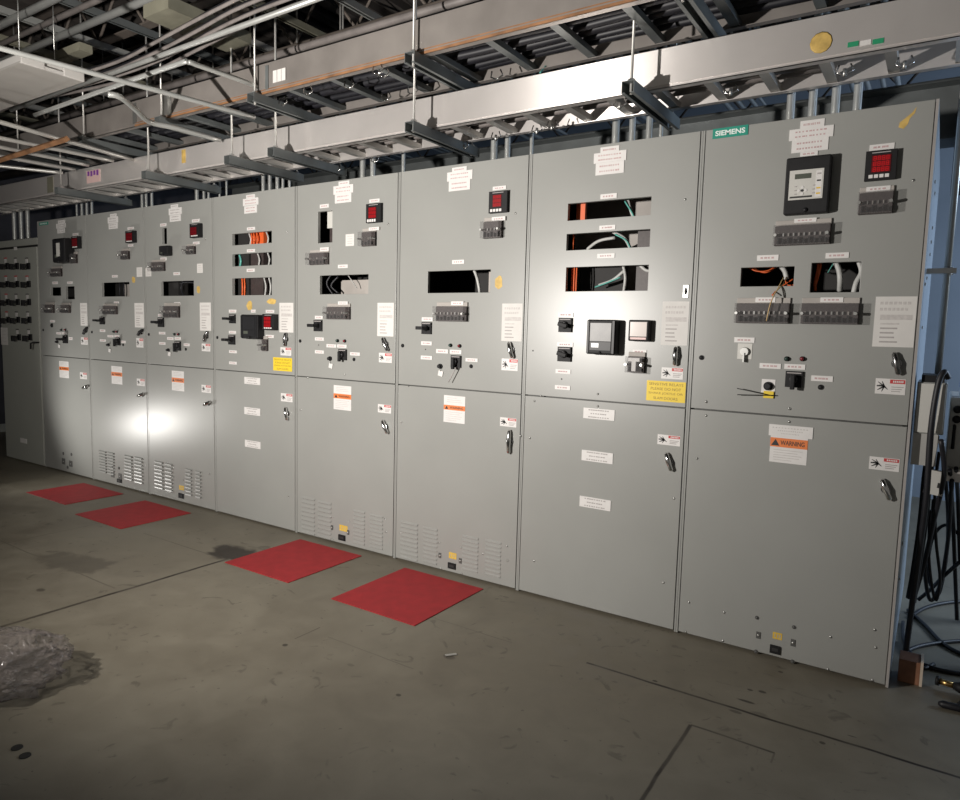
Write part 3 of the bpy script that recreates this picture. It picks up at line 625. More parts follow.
wires(c, 'grey_wire', [[inside(d, .35, 1.1, .1), inside(d, .5, .7, .08), inside(d, .55, .35, .1)], [inside(a, .6, 0, .06), inside(a, .9, .25, .06)]], 'grey_wire', .003)
b = MB(); b.box(inside(d, .12, 0, 0)[0], inside(d, .8, 0, 0)[0], .14, .2, d[2]-.03, d[3]-.02, 'inside_grey'); b.build('inner_panel', c); b = MB(); b.box(inside(d, .88, 0, 0)[0], inside(d, .97, 0, 0)[0], .03, .05, d[2]-.02, d[3]-.03, 'inside_grey'); b.build('mounting_bracket', c); b = MB()
b.box(inside(a, .25, 0, 0)[0], inside(a, .7, 0, 0)[0], .05, .1, (a[2]+a[3])/2, a[3]+.02, 'faceplate_grey'); b.build('inner_device', c); b = MB(); b.box(inside(a, .35, 0, 0)[0], inside(a, .9, 0, 0)[0], .06, .12, a[2]-.02, (a[2]+a[3])/2, 'terminal_brown'); b.build('inner_device', c)
# ---- C4
c, du, dl, ho = cabinet(4, 'grey switchgear cabinet with three stacked cutouts above a black relay and red meter', [('H', (369, 208, 527, 258)), ('H', (369, 291, 527, 344)), ('H', (369, 389, 527, 463))], True)
title(c, 'H', [(424, 58, 460, 73), (411, 72, 474, 102), (416, 102, 468, 133)])
common(c, du, dl, 'H', dict(plates=[(427, 188, 460, 201), (427, 276, 460, 289), (426, 354, 459, 368), (355, 518, 385, 531), (355, 603, 384, 615), (356, 681, 387, 693), (356, 726, 387, 738), (444, 518, 462, 531), (502, 519, 537, 532), (502, 619, 535, 632)],
    blocks=[(480, 637, 500, 683, 2)], sw=[(343, 537, 383, 573, 'side'), (337, 620, 384, 658, 'side')], holes=[(310, 630)], dots=[], doc=(557, 490, 614, 611), danger=(562, 668, 605, 704), screws=[(587, 208)], tape=[(425, 480, 450, 525), (505, 473, 548, 500)]))
relay(c, 'H', (402, 538, 470, 635)); meter(c, 'H', (489, 536, 535, 600), (495, 545, 524, 592), None, p=.04)
handle(du, 'H', 578, 637, .1, 'black_plastic'); caution(c, 'H', (533, 709, 608, 766)); handle(dl, 'J', 914, 236, -.2)
for r in ((781, 119, 833, 143), (781, 216, 833, 241), (783, 322, 834, 346)): plate(c, 'J', r, ink='ink_grey', lines=3)
danger(c, 'J', (899, 170, 936, 199)); screw(c, 'J', 923, 502); screw(c, 'J', 945, 118)
for k, q in enumerate(ho):
    b = MB(); mm = ('orange_wire', 'grey_wire', 'terminal_brown')[k]; b.box(inside(q, .3+.0*k, 0, 0)[0], inside(q, .62, 0, 0)[0], .06, .1, q[2]-.01, q[3]+.01, mm if k != 1 else 'terminal_brown'); b.build('inner_device', c); b = MB(); b.box(inside(q, .0, 0, 0)[0], inside(q, .28, 0, 0)[0], .05, .1, q[2]-.02, q[3]+.02, 'inside_dark'); b.build('inner_device', c)
wires(c, 'wire_loom', [[inside(q, u, 1.1, .05), inside(q, u+.08, .5, .04), inside(q, u+.02, -.1, .05)] for q, u in ((ho[0], .28), (ho[0], .72), (ho[1], .5), (ho[1], .75), (ho[2], .66), (ho[2], .78))], 'grey_wire', .006)
wires(c, 'orange_wires', [[inside(q, u, 1.1, .045), inside(q, u+.04, .5, .035), inside(q, u, -.1, .045)] for q, u in ((ho[0], .36), (ho[0], .42), (ho[0], .5), (ho[2], .12), (ho[2], .18))], 'orange_wire', .006)
wires(c, 'green_wire', [[inside(ho[1], .05, 1., .045), inside(ho[1], .1, .5, .04), inside(ho[1], .06, 0, .045)]], 'teal_wire', .008)
# ---- C3
c, du, dl, ho = cabinet(5, 'grey switchgear cabinet with narrow slot above black relay, lamp glare lower left', [('H', (88, 190, 107, 258)), ('H', (84, 402, 215, 465))], True)
title(c, 'H', [(122, 98, 152, 112), (114, 111, 167, 139), (118, 139, 163, 166)], 'ink_grey')
common(c, du, dl, 'H', dict(plates=[(80, 173, 105, 186), (81, 309, 106, 322), (207, 156, 238, 169), (211, 246, 238, 258), (133, 368, 159, 381), (136, 488, 160, 499), (72, 536, 85, 547), (75, 607, 101, 618), (76, 648, 102, 659), (108, 628, 134, 640), (138, 628, 163, 640), (174, 653, 198, 665)],
    blocks=[(38, 328, 88, 364, 4), (178, 264, 210, 296, 3), (87, 504, 147, 550, 5)], sw=[(56, 550, 98, 588, 'side'), (128, 645, 161, 682)], holes=[(36, 618), (184, 677)], ind=[(140, 617), (156, 617)], doc=(239, 489, 284, 604), danger=(247, 653, 281, 687), screws=[(261, 237)], tape=[(225, 422, 242, 455)]))
relay(c, 'H', (77, 262, 107, 302), p=.05); meter(c, 'H', (197, 174, 238, 230), (201, 188, 226, 222), None, p=.03, mred='led_red_dim')
for r in ((228, 334, 251, 372), (22, 352, 45, 386)): sheet(c, 'H', r, 'small_notice', False)
push_button(c, 'H', 116, 680, .018, tagxy=(119, 696), plate_=False); handle(du, 'H', 260, 625, .5, 'black_plastic')
warning(c, 'J', (550, 98, 589, 164), (551, 120, 588, 137)); danger(c, 'J', (645, 143, 675, 170)); handle(dl, 'J', 661, 203, 1.2)
for x0, x1, y0, y1 in ((497, 523, 383, 478), (530, 553, 390, 486), (595, 615, 408, 500), (628, 645, 415, 508)): louvers(c, 'J', (x0, x1), y0, y1, 8)
socket(c, 'J', (572, 491, 587, 506), (573, 466, 588, 480)); 
for x, y in ((586, 448), (556, 440), (671, 428)): screw(c, 'J', x, y)
a, d = ho; b = MB(); b.box(inside(d, .05, 0, 0)[0], inside(d, .36, 0, 0)[0], .05, .1, d[2]-.02, d[3]-.005, 'inside_dark'); b.build('inner_device', c)
wires(c, 'black_wire', [[inside(d, .5, 1.1, .05), inside(d, .44, .5, .05), inside(d, .55, -.1, .05)], [inside(d, .42, .9, .05), inside(d, .7, .95, .05), inside(d, .98, .8, .05)]], 'black_rubber', .006)
# ---- C2
c, du, dl, ho = cabinet(6, 'second full-height switchgear cabinet from the left, lamp glare at lower right', [('I', (452, 408, 575, 475))])
title(c, 'I', [(488, 105, 517, 120), (478, 119, 524, 147), (482, 147, 522, 173)], 'ink_grey')
common(c, du, dl, 'I', dict(plates=[(566, 164, 594, 176), (568, 241, 592, 252), (497, 377, 522, 389), (505, 495, 528, 504), (443, 619, 468, 631), (443, 663, 470, 674), (477, 644, 505, 655), (508, 644, 530, 655), (537, 669, 558, 681)],
    blocks=[(531, 270, 562, 308, 3), (450, 515, 508, 552, 5)], sw=[(425, 563, 468, 597, 'side'), (500, 655, 532, 690)], holes=[(409, 632), (548, 688)], ind=[(508, 630), (522, 630)], doc=(598, 501, 640, 612), danger=(606, 656, 637, 702), screws=[], tape=[(584, 382, 602, 415)]))
meter(c, 'I', (555, 181, 594, 234), (558, 190, 588, 228), None, p=.03, mred='led_red_dim'); sheet(c, 'I', (607, 343, 632, 386), 'small_notice', False)
push_button(c, 'I', 485, 688, .018, tagxy=(489, 713), plate_=False); handle(du, 'I', 620, 632, 1., 'black_plastic')
warning(c, 'J', (357, 83, 391, 142), (358, 102, 390, 117)); danger(c, 'J', (438, 123, 463, 148)); handle(dl, 'J', 448, 176, 1.3)
for x0, x1, y0, y1 in ((318, 341, 350, 425), (345, 366, 355, 432), (400, 424, 365, 450), (432, 457, 370, 460)): louvers(c, 'J', (x0, x1), y0, y1, 8)
for x, y in ((361, 430), (385, 436)): bolt_plate(c, 'J', x, y, .05, .05)
socket(c, 'J', (375, 445, 388, 456)); plug(c, 'J', 360, 403, .012, 'frame_dark', 'bolt'); plug(c, 'J', 381, 410, .012, 'frame_dark', 'bolt')
d = ho[0]; b = MB(); b.box(inside(d, .38, 0, 0)[0], inside(d, .95, 0, 0)[0], .10, .16, d[2]-.02, d[3]-.01, 'inside_grey'); b.build('inner_device', c)
wires(c, 'black_wire', [[inside(d, u, 1.1, .06), inside(d, u+.05, .5, .05), inside(d, u, -.1, .06)] for u in (.4, .55, .85)], 'black_rubber', .006)
# ---- C1
c, du, dl, ho = cabinet(7, 'leftmost full-height grey switchgear cabinet, with two small square cutouts', [('I', (224, 431, 271, 471)), ('I', (291, 426, 331, 487))])
x, z, w, h = rect('I', (174, 143, 213, 156), .003); b = MB(); b.box(x-w/2, x+w/2, -.003, -.0002, z-h/2, z+h/2, 'siemens_green'); o = b.build('brand_plate', c); lettering('SIEMENS', x, z, -.0036, w*.82, h*.5, 'letter_white', o, off=.03)
title(c, 'I', [(257, 134, 288, 150), (249, 148, 291, 170), (254, 170, 287, 192)], 'ink_grey')
relay(c, 'I', (234, 214, 285, 322), p=.09)
x, z, w, h = rect('I', (250, 235, 264, 295), .095); b = MB(); b.box(x-w/2, x+w/2, -.096, -.09, z-h/2, z+h/2, 'faceplate_grey'); b.build('meter_faceplate', c)
common(c, du, dl, 'I', dict(plates=[(322, 191, 347, 203), (232, 406, 256, 419), (298, 406, 322, 417), (222, 577, 243, 589), (250, 631, 272, 642), (274, 631, 295, 642), (305, 653, 322, 667)],
    blocks=[(300, 285, 330, 325, 4), (219, 349, 262, 384, 5), (192, 509, 228, 546, 5), (262, 511, 300, 546, 5)], sw=[(265, 645, 300, 681, 'side')], holes=[(193, 622)], ind=[(275, 622), (293, 622)], doc=(357, 501, 388, 604), danger=(360, 653, 390, 689)))
meter(c, 'I', (314, 206, 350, 260), (316, 214, 346, 252), None, p=.03, mred='led_red_dim'); plug(c, 'I', 232, 602, .018, 'black_plastic', 'key_switch', .012); push_button(c, 'I', 257, 675, .018, tagxy=(265, 694), plate_=False)
handle(du, 'I', 375, 625, .8, 'black_plastic'); warning(c, 'J', (190, 67, 220, 122), (191, 85, 219, 98)); danger(c, 'J', (256, 103, 278, 126)); handle(dl, 'J', 270, 151, 1.3)
for x, y in ((203, 363), (229, 366), (217, 407)): plug(c, 'J', x, y, .014, 'frame_dark', 'bolt')
for x, y in ((204, 388), (227, 396)): bolt_plate(c, 'J', x, y, .055, .055)
# ---- C0: lower, paler control cabinet at the far left
xb = X0-W*8-.004; xa = xb-.80; HC = 2.145
c = top('control_cabinet', 'low pale grey control cabinet at far left with rows of black switches', 'electrical cabinet', ((xa+xb)/2, .5, 0))
b = MB(); b.box(xa, xb-.001, .024, 1.2, .0, HC-.004, 'grey_enamel_pale'); b.box(xa, xb-.001, .0, .024, HC-.065, HC-.004, 'grey_enamel_pale'); b.box(xa, xb-.001, .012, .024, HC-.085, HC-.065, 'inside_dark'); b.build('enclosure', c)
b = MB(); b.box(xa+.004, xb-.02, 0, .0235, .012, HC-.085, 'grey_enamel_pale'); dr = b.build('door', c, .002)
kx = [35, 115, 205]
for row, yy in enumerate((128, 272, 416, 558, 698)):
    for k, xx in enumerate(kx):
        if row == 4 and k == 0: continue
        xx2 = xx+row*3+(4 if row == 4 else 0)
        X, Z = pt('K', xx2+15, yy, .015); Xp, Zp = pt('K', xx2+8, yy-42); Xt, Zt = pt('K', xx2+8, yy-62)
        b = MB(); b.box(Xp-.020, Xp+.020, -.002, 0, Zp-.020, Zp+.020, 'plate_white'); b.build('nameplate', c)
        b = MB(); 
        for j in range(4): b.box(Xt-.03+.016*j, Xt-.018+.016*j, -.002, 0, Zt-.006, Zt+.006, 'danger_red' if (row == 1 or k == 0) else 'frame_dark')
        b.build('indicator_strip', c)
        b = MB(); b.box(X-.026, X+.026, -.014, 0, Z-.030, Z+.030, 'black_plastic'); o = b.build('rotary_switch', c, .003)
        b = MB(); b.tube([(X, -.014, Z), (X, -.05, Z)], .012, 'black_plastic', 10); b.box(X-.012, X+.012, -.075, -.045, Z-.038, Z+.016, 'black_plastic'); b.build('switch_handle', o)
X, Z = pt('K', 288, 765, .02); b = MB(); b.tube([(X+.012, 0, Z+.03), (X+.012, -.05, Z+.03), (X-.01, -.06, Z+.02), (X-.035, -.05, Z-.03)], .008, 'black_plastic', 8); b.build('door_handle', dr)
sheet(c, 'K', (8, 620, 62, 760), 'paper_notice', False)
x, z, w, h = rect('P', (20.3, 438.5, 26.7, 443), .002); b = MB(); b.box(x-w/2, x+w/2, -.002, 0, z-h/2, z+h/2, 'plate_white'); b.build('nameplate', c)
X, Z = pt('P', 15.5, 248.5); b = MB(); b.box(X-.03, X+.03, -.002, 0, Z-.015, Z+.015, 'plate_white'); b.build('nameplate', c)
# ------------------------------------------------------------------ room shell
def slab(name, x0, x1, y0, y1, z0, z1, m):
    b = MB(); b.box(x0, x1, y0, y1, z0, z1, m); return struct(b.build(name))
slab('floor', -9.6, 4.5, -6.5, 4.2, -.1, 0, 'floor')
ZC = 3.75
b = MB(); b.box(-9.6, 4.5, -6.5, 4.2, ZC+.06, ZC+.16, 'ceiling_dark')
k = -9.6
while k < 4.4: b.box(k, k+.09, -6.5, 4.2, ZC, ZC+.06, 'ceiling_dark'); k += .2
struct(b.build('ceiling'))
slab('wall_back', -9.6, 4.5, 4.2, 4.3, 0, ZC, 'wall_blue'); slab('wall_left', -9.7, -9.6, -6.5, 4.2, 0, ZC, 'wall_dark')
slab('baseboard_left', -9.6, -9.58, -6.5, 4.2, 0, .10, 'grey_enamel_pale')
# ------------------------------------------------------------------ cable trays
def tray(name, label, x0, x1, y0, y1, z, hgt, mat_, rm, sp, yellowish=None):
    t = top(name, label, 'cable tray', ((x0+x1)/2, (y0+y1)/2, z))
    for s, yy in ((-1, y0), (1, y1)):
        b = MB(); th = .003
        ya, yb = (yy, yy+th) if s < 0 else (yy-th, yy)
        b.box(x0, x1, ya, yb, z, z+hgt, mat_)
        fl = .035*(-s)
        b.box(x0, x1, min(yy, yy+fl), max(yy, yy+fl), z, z+.003, mat_); b.box(x0, x1, min(yy, yy+fl*.6), max(yy, yy+fl*.6), z+hgt-.003, z+hgt, mat_)
        b.box(x0, x1, min(yy, yy+s*.004), max(yy, yy+s*.004), z+.012, z+.018, mat_)
        b.build('side_rail', t)
    x = x0+sp/2
    while x < x1:
        b = MB(); b.box(x-.02, x+.02, y0+.0035, y1-.0035, z+.006, z+.022, rm); b.box(x-.02, x-.017, y0+.004, y1-.004, z+.022, z+.034, rm); b.box(x+.017, x+.02, y0+.004, y1-.004, z+.022, z+.034, rm); b.build('rung', t); x += sp
    return t
T1 = tray('cable_tray', 'long bright aluminium ladder cable tray just above the cabinet tops', -8.1, .0, -.135, .185, 2.447, .168, 'aluminium_rail', 'galvanised', .2215)
T2 = tray('cable_tray', 'wider rust-stained ladder cable tray higher up, in front of the bright one', -6.6, 1.2, -.44, .03, 2.69, .168, 'old_rail', 'strut_dark', .33)
b = MB(); b.box(-4.6, -1.0, -.4435, -.4405, 2.69, 2.714, 'rusty'); b.build('rust_edge', T2)['label'] = 'rust-brown lower edge'
for xx, mm, wd in ((-3.27, 'strut_dark', .012), (-4.23, 'steel', .05), (-4.6, 'frame_dark', .02)):
    b = MB(); b.box(xx-wd, xx+wd, -.445, -.4405, 2.71, 2.84, mm); b.build('splice_plate', T2)
b = MB()
for k in range(3): a = on_y(275+k*4.3, 72-k*1.5, -.445).x; b.box(a-.016, a+.016, -.4465, -.445, 2.735, 2.80, 'paper')
single(b, 'paper_label', 'white paper labels stuck on the side of the rust-stained tray', 'label', (on_y(279, 71, -.445).x, -.445, 2.735))
for ppx, ppy, mm in ((50, 182, 'strut_olive'), (183.5, 152, 'tape')):
    q = on_y(ppx, ppy, -.137); b = MB(); ww = .05 if mm != 'tape' else .022; b.box(q.x-ww, q.x+ww, -.1375, -.1355, 2.47 if ww > .03 else 2.51, 2.60, mm); b.build('splice_plate' if mm != 'tape' else 'rust_mark', T1)
q = on_y(93, 178, -.14); b = MB(); b.box(q.x-.10, q.x+.10, -.1385, -.1355, 2.49, 2.585, 'sticker_pink')
for k in range(4): b.box(q.x-.085+.045*k, q.x-.055+.045*k, -.139, -.1385, 2.545-.006*(k % 2), 2.58, 'sign_purple')
single(b, 'sticker', 'pink and purple sticker on the bright tray near its left end', 'sticker', (q.x, -.1355, 2.49))
for k, mm in enumerate(('green_sticker', 'plate_white', 'green_sticker')):
    q = on_y(853+k*12.5, 43.8-k*1.5, -.14); b.box(0, 0, 0, 0, 0, 0, mm) if False else None
    s_ = MB(); s_.box(q.x-.018, q.x+.018, -.1375, -.1355, q.z-.009, q.z+.009, mm); s_.build('sticker', T1)
b = MB(); b.dome(on_y(821, 42, -.14).x, -.1355, on_y(821, 42, -.14).z, .04, .001, 'tape'); b.build('stain', T1)
# cables and clamps in the trays
for yy, rr, sh in ((-.08, .018, 0), (-.02, .022, .3), (.05, .016, .7), (.11, .020, 1.1)):
    b = MB(); b.tube([(-8+.5*k, yy+.015*math.sin(k*1.3+sh), 2.49+rr) for k in range(16)], rr, 'cable_grey', 8)
    single(b, 'tray_cable', 'dark cable lying in the bright tray, %s' % {-.08: 'nearest its front rail', -.02: 'second from its front rail', .05: 'third from its front rail', .11: 'nearest its rear rail'}[yy], 'cable', (-4, yy, 2.47), 'cables in the bright tray')
for j, (yy, rr) in enumerate(((-.36, .02), (-.30, .025), (-.22, .02), (-.15, .024), (-.08, .018), (-.03, .02))):
    b = MB(); b.tube([(-6.5+.45*k, yy+.02*math.sin(k*1.1+j), 2.73+rr+.004*math.sin(k+j)) for k in range(17)], rr, 'black_rubber' if 1 else 'cable_grey', 8)
    single(b, 'tray_cable', '%s cable in the rust-stained tray, number %s from its front rail' % ('black', ('one', 'two', 'three', 'four', 'five', 'six')[j]), 'cable', (-3, yy, 2.72), 'cables in the rust-stained tray')
# trapeze hangers: a channel carried by two threaded rods
names = ['above the cabinet with three wide cutouts', 'above the cabinet with one wide black cutout', 'above the cabinet with the tall narrow cutout', 'above the cabinet with three small stacked cutouts', 'above the cabinet with the vertical slot', 'above the nameplated left end cabinet']
def channel(b, x, y0, y1, z, m, w=.0205, h=.041):
    t = .0028
    b.box(x-w, x-w+t, y0, y1, z-h, z, m); b.box(x+w-t, x+w, y0, y1, z-h, z, m); b.box(x-w+t, x+w-t, y0, y1, z-t, z, m)
    b.box(x-w+t, x-w*.45, y0, y1, z-h, z-h+t, m); b.box(x+w*.45, x+w-t, y0, y1, z-h, z-h+t, m)
for k, X in enumerate([on_z(x_, y_, 2.397).x for x_, y_ in ((627, 92), (409, 131), (276, 157), (234, 165), (149, 179), (66, 195))]):
    t = top('trapeze_hanger', 'strut hanger of the bright tray, '+names[k], 'hanger', (X, .12, 2.4), 'hangers of the bright tray')
    b = MB(); channel(b, X, -.30, .31, 2.4455, 'strut_dark', .028, .05); b.build('channel', t)
    for yy in (-.262, .27):
        b = MB(); b.tube([(X, yy, 2.40), (X, yy, ZC)], .0065, 'galvanised', 8); b.build('threaded_rod', t)
        b = MB(); b.tube([(X, yy, 2.447), (X, yy, 2.461)], .016, 'steel', 6, smooth=False); b.box(X-.022, X+.022, yy-.022, yy+.022, 2.4456, 2.451, 'steel'); b.build('nut', t)
n2 = ['at the top right, over the right end', 'over the three-cutout cabinet', 'over the single wide cutout', 'over the tall narrow cutout', 'over the small stacked cutouts', 'near its left end']
for k, X in enumerate((-.9, -2.19, -3.34, -4.25, -5.2, -6.2)):
    t = top('trapeze_hanger', 'strut hanger under the rust-stained tray, '+('the first from the right', 'the second from the right', 'the third from the right', 'the fourth from the right', 'the fifth from the right', 'the last at the left')[k], 'hanger', (X, -.2, 2.64), 'hangers of the rust-stained tray')
    b = MB(); channel(b, X, -.50, .26, 2.689, 'strut_dark', .03, .05); b.build('channel', t)
    for yy in (-.47, .22):
        b = MB(); b.tube([(X, yy, 2.63), (X, yy, ZC)], .006, 'galvanised', 8); b.build('threaded_rod', t)
        b = MB(); b.tube([(X, yy, 2.69), (X, yy, 2.703)], .015, 'steel', 6, smooth=False); b.build('nut', t)
# conduit clamps with bright bolts under the trays
for k, (ppx, ppy) in enumerate(((537, 118+8), (552, 122), (496, 133), (464, 143), (620, 100), (731, 86), (845, 66), (905, 58), (375, 157), (337, 167))):
    q = on_z(ppx, ppy, 2.44); b = MB(); b.tube([(q.x-.02, q.y, 2.446), (q.x-.03, q.y, 2.42), (q.x, q.y, 2.405), (q.x+.03, q.y, 2.42), (q.x+.02, q.y, 2.446)], .0035, 'chrome', 6); b.tube([(q.x, q.y, 2.40), (q.x, q.y, 2.43)], .007, 'steel', 6)
    b.build('rung_clamp', T1)
for k, (ppx, ppy) in enumerate(((308, 88), (384, 70), (378, 67), (349, 82), (386, 94), (413, 87), (497, 72), (283, 99))):
    q = on_z(ppx, ppy, 2.68); b = MB(); b.tube([(q.x-.03, q.y, 2.689), (q.x-.035, q.y, 2.66), (q.x, q.y, 2.645), (q.x+.035, q.y, 2.66), (q.x+.02, q.y, 2.689)], .004, 'chrome', 6); b.build('rung_clamp', T2)
# ------------------------------------------------------------------ conduits rising from the cabinets
groups = [('rightmost cabinet', [(790, 117, 8), (812, 113, 8), (835, 110, 8), (857, 107, 8)]), ('cabinet with three wide cutouts', [(615.5, 140, 7.5), (632, 138, 6.5), (649, 136, 6.5), (661, 134, 4)]),
          ('cabinet with one wide black cutout', [(494, 158, 7), (507.5, 156, 6), (531.5, 152, 4)]), ('cabinet with the tall narrow cutout', [(362.8, 176, 6), (373, 174, 6), (403.5, 168, 4)]),
          ('cabinet with three small cutouts', [(263.4, 188, 4), (270, 187, 4), (277.5, 186, 4.2), (283, 185, 3), (289.6, 184, 3)]), ('cabinet with the vertical slot', [(197, 196, 4), (204, 195, 3), (208.6, 194, 2.5), (219.6, 193, 2.2), (226.6, 192, 2.2)]),
          ('second full-height cabinet from the left', [(142.3, 206, 3), (146.4, 205, 3), (152, 205, 3)]), ('nameplated left end cabinet', [(77, 214, 2.2), (82, 213, 3), (87, 213, 3), (92, 212, 3)]), ('pale control cabinet', [(14.6, 230, 4), (21.4, 229, 4), (28, 228, 4)])]
ordn = ['first', 'second', 'third', 'fourth', 'fifth']
for g, L in groups:
    for k, (ax, ay, wd) in enumerate(L):
        yc = .09 if g.startswith('pale') else .35; q = on_y(ax, ay, yc); r = wd/2/F*((q-CAM).dot(AF)); zb = HC if g.startswith('pale') else H; bend = (k*.6-.6)
        b = MB(); b.tube(smooth_path([(q.x, yc, zb-.003), (q.x, yc, 2.26), (q.x, .25, 2.42), (q.x, .30, 2.6), (q.x, .36, 2.95), (q.x, .52, 3.12), (q.x, 1.1, 3.16), (q.x, 2.6, 3.16)] if 0 else [(q.x, yc, zb-.003), (q.x, yc, 2.3), (q.x, yc, 2.44)] if yc < .3 else [(q.x, yc, zb-.003), (q.x, yc, 2.7), (q.x, .36, 2.95), (q.x, .52, 3.12), (q.x, 1.1, 3.16), (q.x, 2.6, 3.16)], 5), r, 'conduit_grey', 12)
        b.tube([(q.x, yc, zb-.003), (q.x, yc, zb+.02)], r*1.35, 'steel', 12)
        single(b, 'conduit', '%s conduit from the left on the %s' % (ordn[k], g), 'conduit', (q.x, yc, zb), 'conduits above the cabinets')
# ------------------------------------------------------------------ overhead pipes, struts, fixture
def pipe(name, label, pts, r, m, n=10, group=None, cat='pipe', sm=0):
    b = MB(); P = smooth_path(pts, sm) if sm else pts; b.tube(P, r, m, n)
    for q in P[1:-1:max(1, len(P)//3)]:
        pass
    return single(b, name, label, cat, P[0], group)
def zz(x, y, z): p = on_z(x, y, z); return (p.x, p.y, z)
A, B = zz(0, 48, 2.62), zz(240, 113, 2.62); dv = (Vector(B)-Vector(A))
pipe('conduit', 'thin steel conduit crossing over the white fixture towards the cabinets', [tuple(Vector(A)-dv), A, B, tuple(Vector(B)+dv*.08)], .013, 'conduit_grey', cat='conduit')
A, B = zz(11, 110, 2.9), zz(195, 43, 2.9); dv = (Vector(B)-Vector(A))
pipe('conduit', 'steel conduit running along the edge of the white fixture', [A, B, tuple(Vector(B)+dv)], .014, 'conduit_grey', cat='conduit')
pipe('conduit', 'bright steel conduit bending down towards the cabinets beside the fixture', [zz(35, 115, 2.74), zz(110, 88, 2.74), zz(178, 64, 2.74), zz(188, 62, 2.74), zz(200, 66, 2.74), zz(240, 80, 2.74), zz(260, 88, 2.74)], .013, 'conduit_grey', cat='conduit', sm=5)
pipe('conduit', 'short bent steel conduit branching off above the left trays', [zz(108, 94, 2.60), zz(120, 97, 2.60), zz(135, 109, 2.60), zz(150, 122, 2.60), zz(176, 128, 2.60), zz(220, 140, 2.60)], .016, 'conduit_grey', cat='conduit', sm=5)
for k, (ax, ay, bx, by) in enumerate(((0, 138, 100, 158), (0, 147, 78, 163), (0, 156, 66, 168), (0, 166, 55, 172), (0, 122, 120, 156))):
    A, B = Vector(zz(ax, ay, 2.60)), Vector(zz(bx, by, 2.60)); dv = B-A
    pipe('conduit', '%s of five parallel steel conduits at the left edge below the fixture' % ('top but one', 'third from the top', 'fourth from the top', 'lowest', 'topmost')[k], [tuple(A-dv*1.5), tuple(A), tuple(B), tuple(B+dv*.15)], .014, 'galvanised', cat='conduit', group='five parallel conduits at left')
A, B = Vector(zz(0, 160, 2.565)), Vector(zz(60, 141, 2.565)); b = MB(); R_ = B-A; b.tube([tuple(A-R_*.5), tuple(B+R_*.1)], .02, 'rusty', 4, smooth=False); single(b, 'strut_channel', 'rusty strut under the five parallel conduits at the left', 'strut', tuple(A))
# white fluorescent fixture, hung over the aisle
zf = 2.88; q1, q2, q3 = on_z(22, 62, zf), on_z(84, 82, zf), on_z(0, 112, zf)
xr = (q1.x+q2.x)/2; yf, yb = q1.y-.0, q2.y
t = top('light_fixture', 'white rectangular ceiling light fixture, unlit, at the upper left', 'light fixture', (xr-.6, (yf+yb)/2, zf))
b = MB(); b.box(xr-1.25, xr-.02, yf, yb, zf, zf+.012, 'fixture_lens'); b.build('lens', t)
b = MB(); b.box(xr-1.25, xr-.02, yf+.02, yb-.02, zf+.0125, zf+.075, 'fixture_white'); b.build('housing', t, .01)
for y0, y1 in ((yf, yf+(yb-yf)*.36), (yf+(yb-yf)*.66, yb)):
    b = MB(); b.box(xr-.02, xr, y0, y1, zf-.002, zf+.05, 'fixture_white'); b.build('end_cap', t, .004)
b = MB(); b.box(xr-.018, xr-.004, yf+(yb-yf)*.36, yf+(yb-yf)*.66, zf, zf+.02, 'fixture_white'); b.build('end_lip', t)
for yy in (yf+.08, yb-.08):
    b = MB(); b.tube([(xr-.2, yy, zf+.07), (xr-.2, yy, ZC)], .004, 'steel', 6); b.build('hanger_wire', t)
# roof joists and service runs near the ceiling
for k in range(9):
    y = -2.6+.75*k
    b = MB(); b.box(-9.5, 4.4, y-.035, y+.035, 3.36, 3.372, 'joist'); b.box(-9.5, 4.4, y-.035, y+.035, ZC-.02, ZC-.002, 'joist'); 
    x = -9.4
    while x < 4.2: b.tube([(x, y, 3.372), (x+.3, y, ZC-.02)], .011, 'joist', 5); b.tube([(x+.3, y, ZC-.02), (x+.6, y, 3.372)], .011, 'joist', 5); x += .6
    b.build('t')
    o = bpy.data.objects['t']; o.name = 'roof_joist'; o.data.name = 'roof_joist'
    tag(o, 'dark open-web roof joist, %s from the back wall' % ('ninth', 'eighth', 'seventh', 'sixth', 'fifth', 'fourth', 'third', 'second', 'first')[k], 'joist', 'roof joists')
rs = random.Random(3)
runs = [(-.95, 3.291, .024, 'conduit_grey'), (-.80, 3.297, .018, 'cable_grey'), (-.66, 3.291, .024, 'conduit_grey'), (.12, 3.2, .03, 'joist'), (-.05, 3.1, .022, 'cable_grey'), (.62, 3.03, .045, 'joist'), (1.22, 2.95, .03, 'galvanised'), (1.4, 2.9, .05, 'joist'), (-1.2, 3.285, .03, 'cable_grey'), (-1.5, 3.265, .05, 'joist')]
pos = ['above the fixture', 'second', 'third', 'fourth', 'fifth', 'sixth', 'seventh', 'eighth', 'ninth', 'tenth', 'eleventh']
order = sorted(range(len(runs)), key=lambda i: runs[i][0]); on_ = ['first', 'second', 'third', 'fourth', 'fifth', 'sixth', 'seventh', 'eighth', 'ninth', 'tenth', 'eleventh']
for k, (y, z, r, m) in enumerate(runs):
    pipe('service_pipe', 'overhead service pipe running along the row, %s from the aisle side' % on_[order.index(k)], [(-9.4, y, z), (4.3, y, z)], r, m, group='overhead service pipes')
for k in range(16):
    X = -7.63+.5*k; z = 3.358; m = ('strut_olive', 'conduit_grey', 'strut_dark', 'galvanised')[k % 4]
    b = MB(); channel(b, X, -2.2, 2.2, z, m, .0205, .041); single(b, 'strut_channel', 'strut channel crossing below the joists, %s from the left' % (on_+['twelfth', 'thirteenth', 'fourteenth', 'fifteenth', 'sixteenth'])[k], 'strut', (X, 0, z), 'cross struts under the joists')
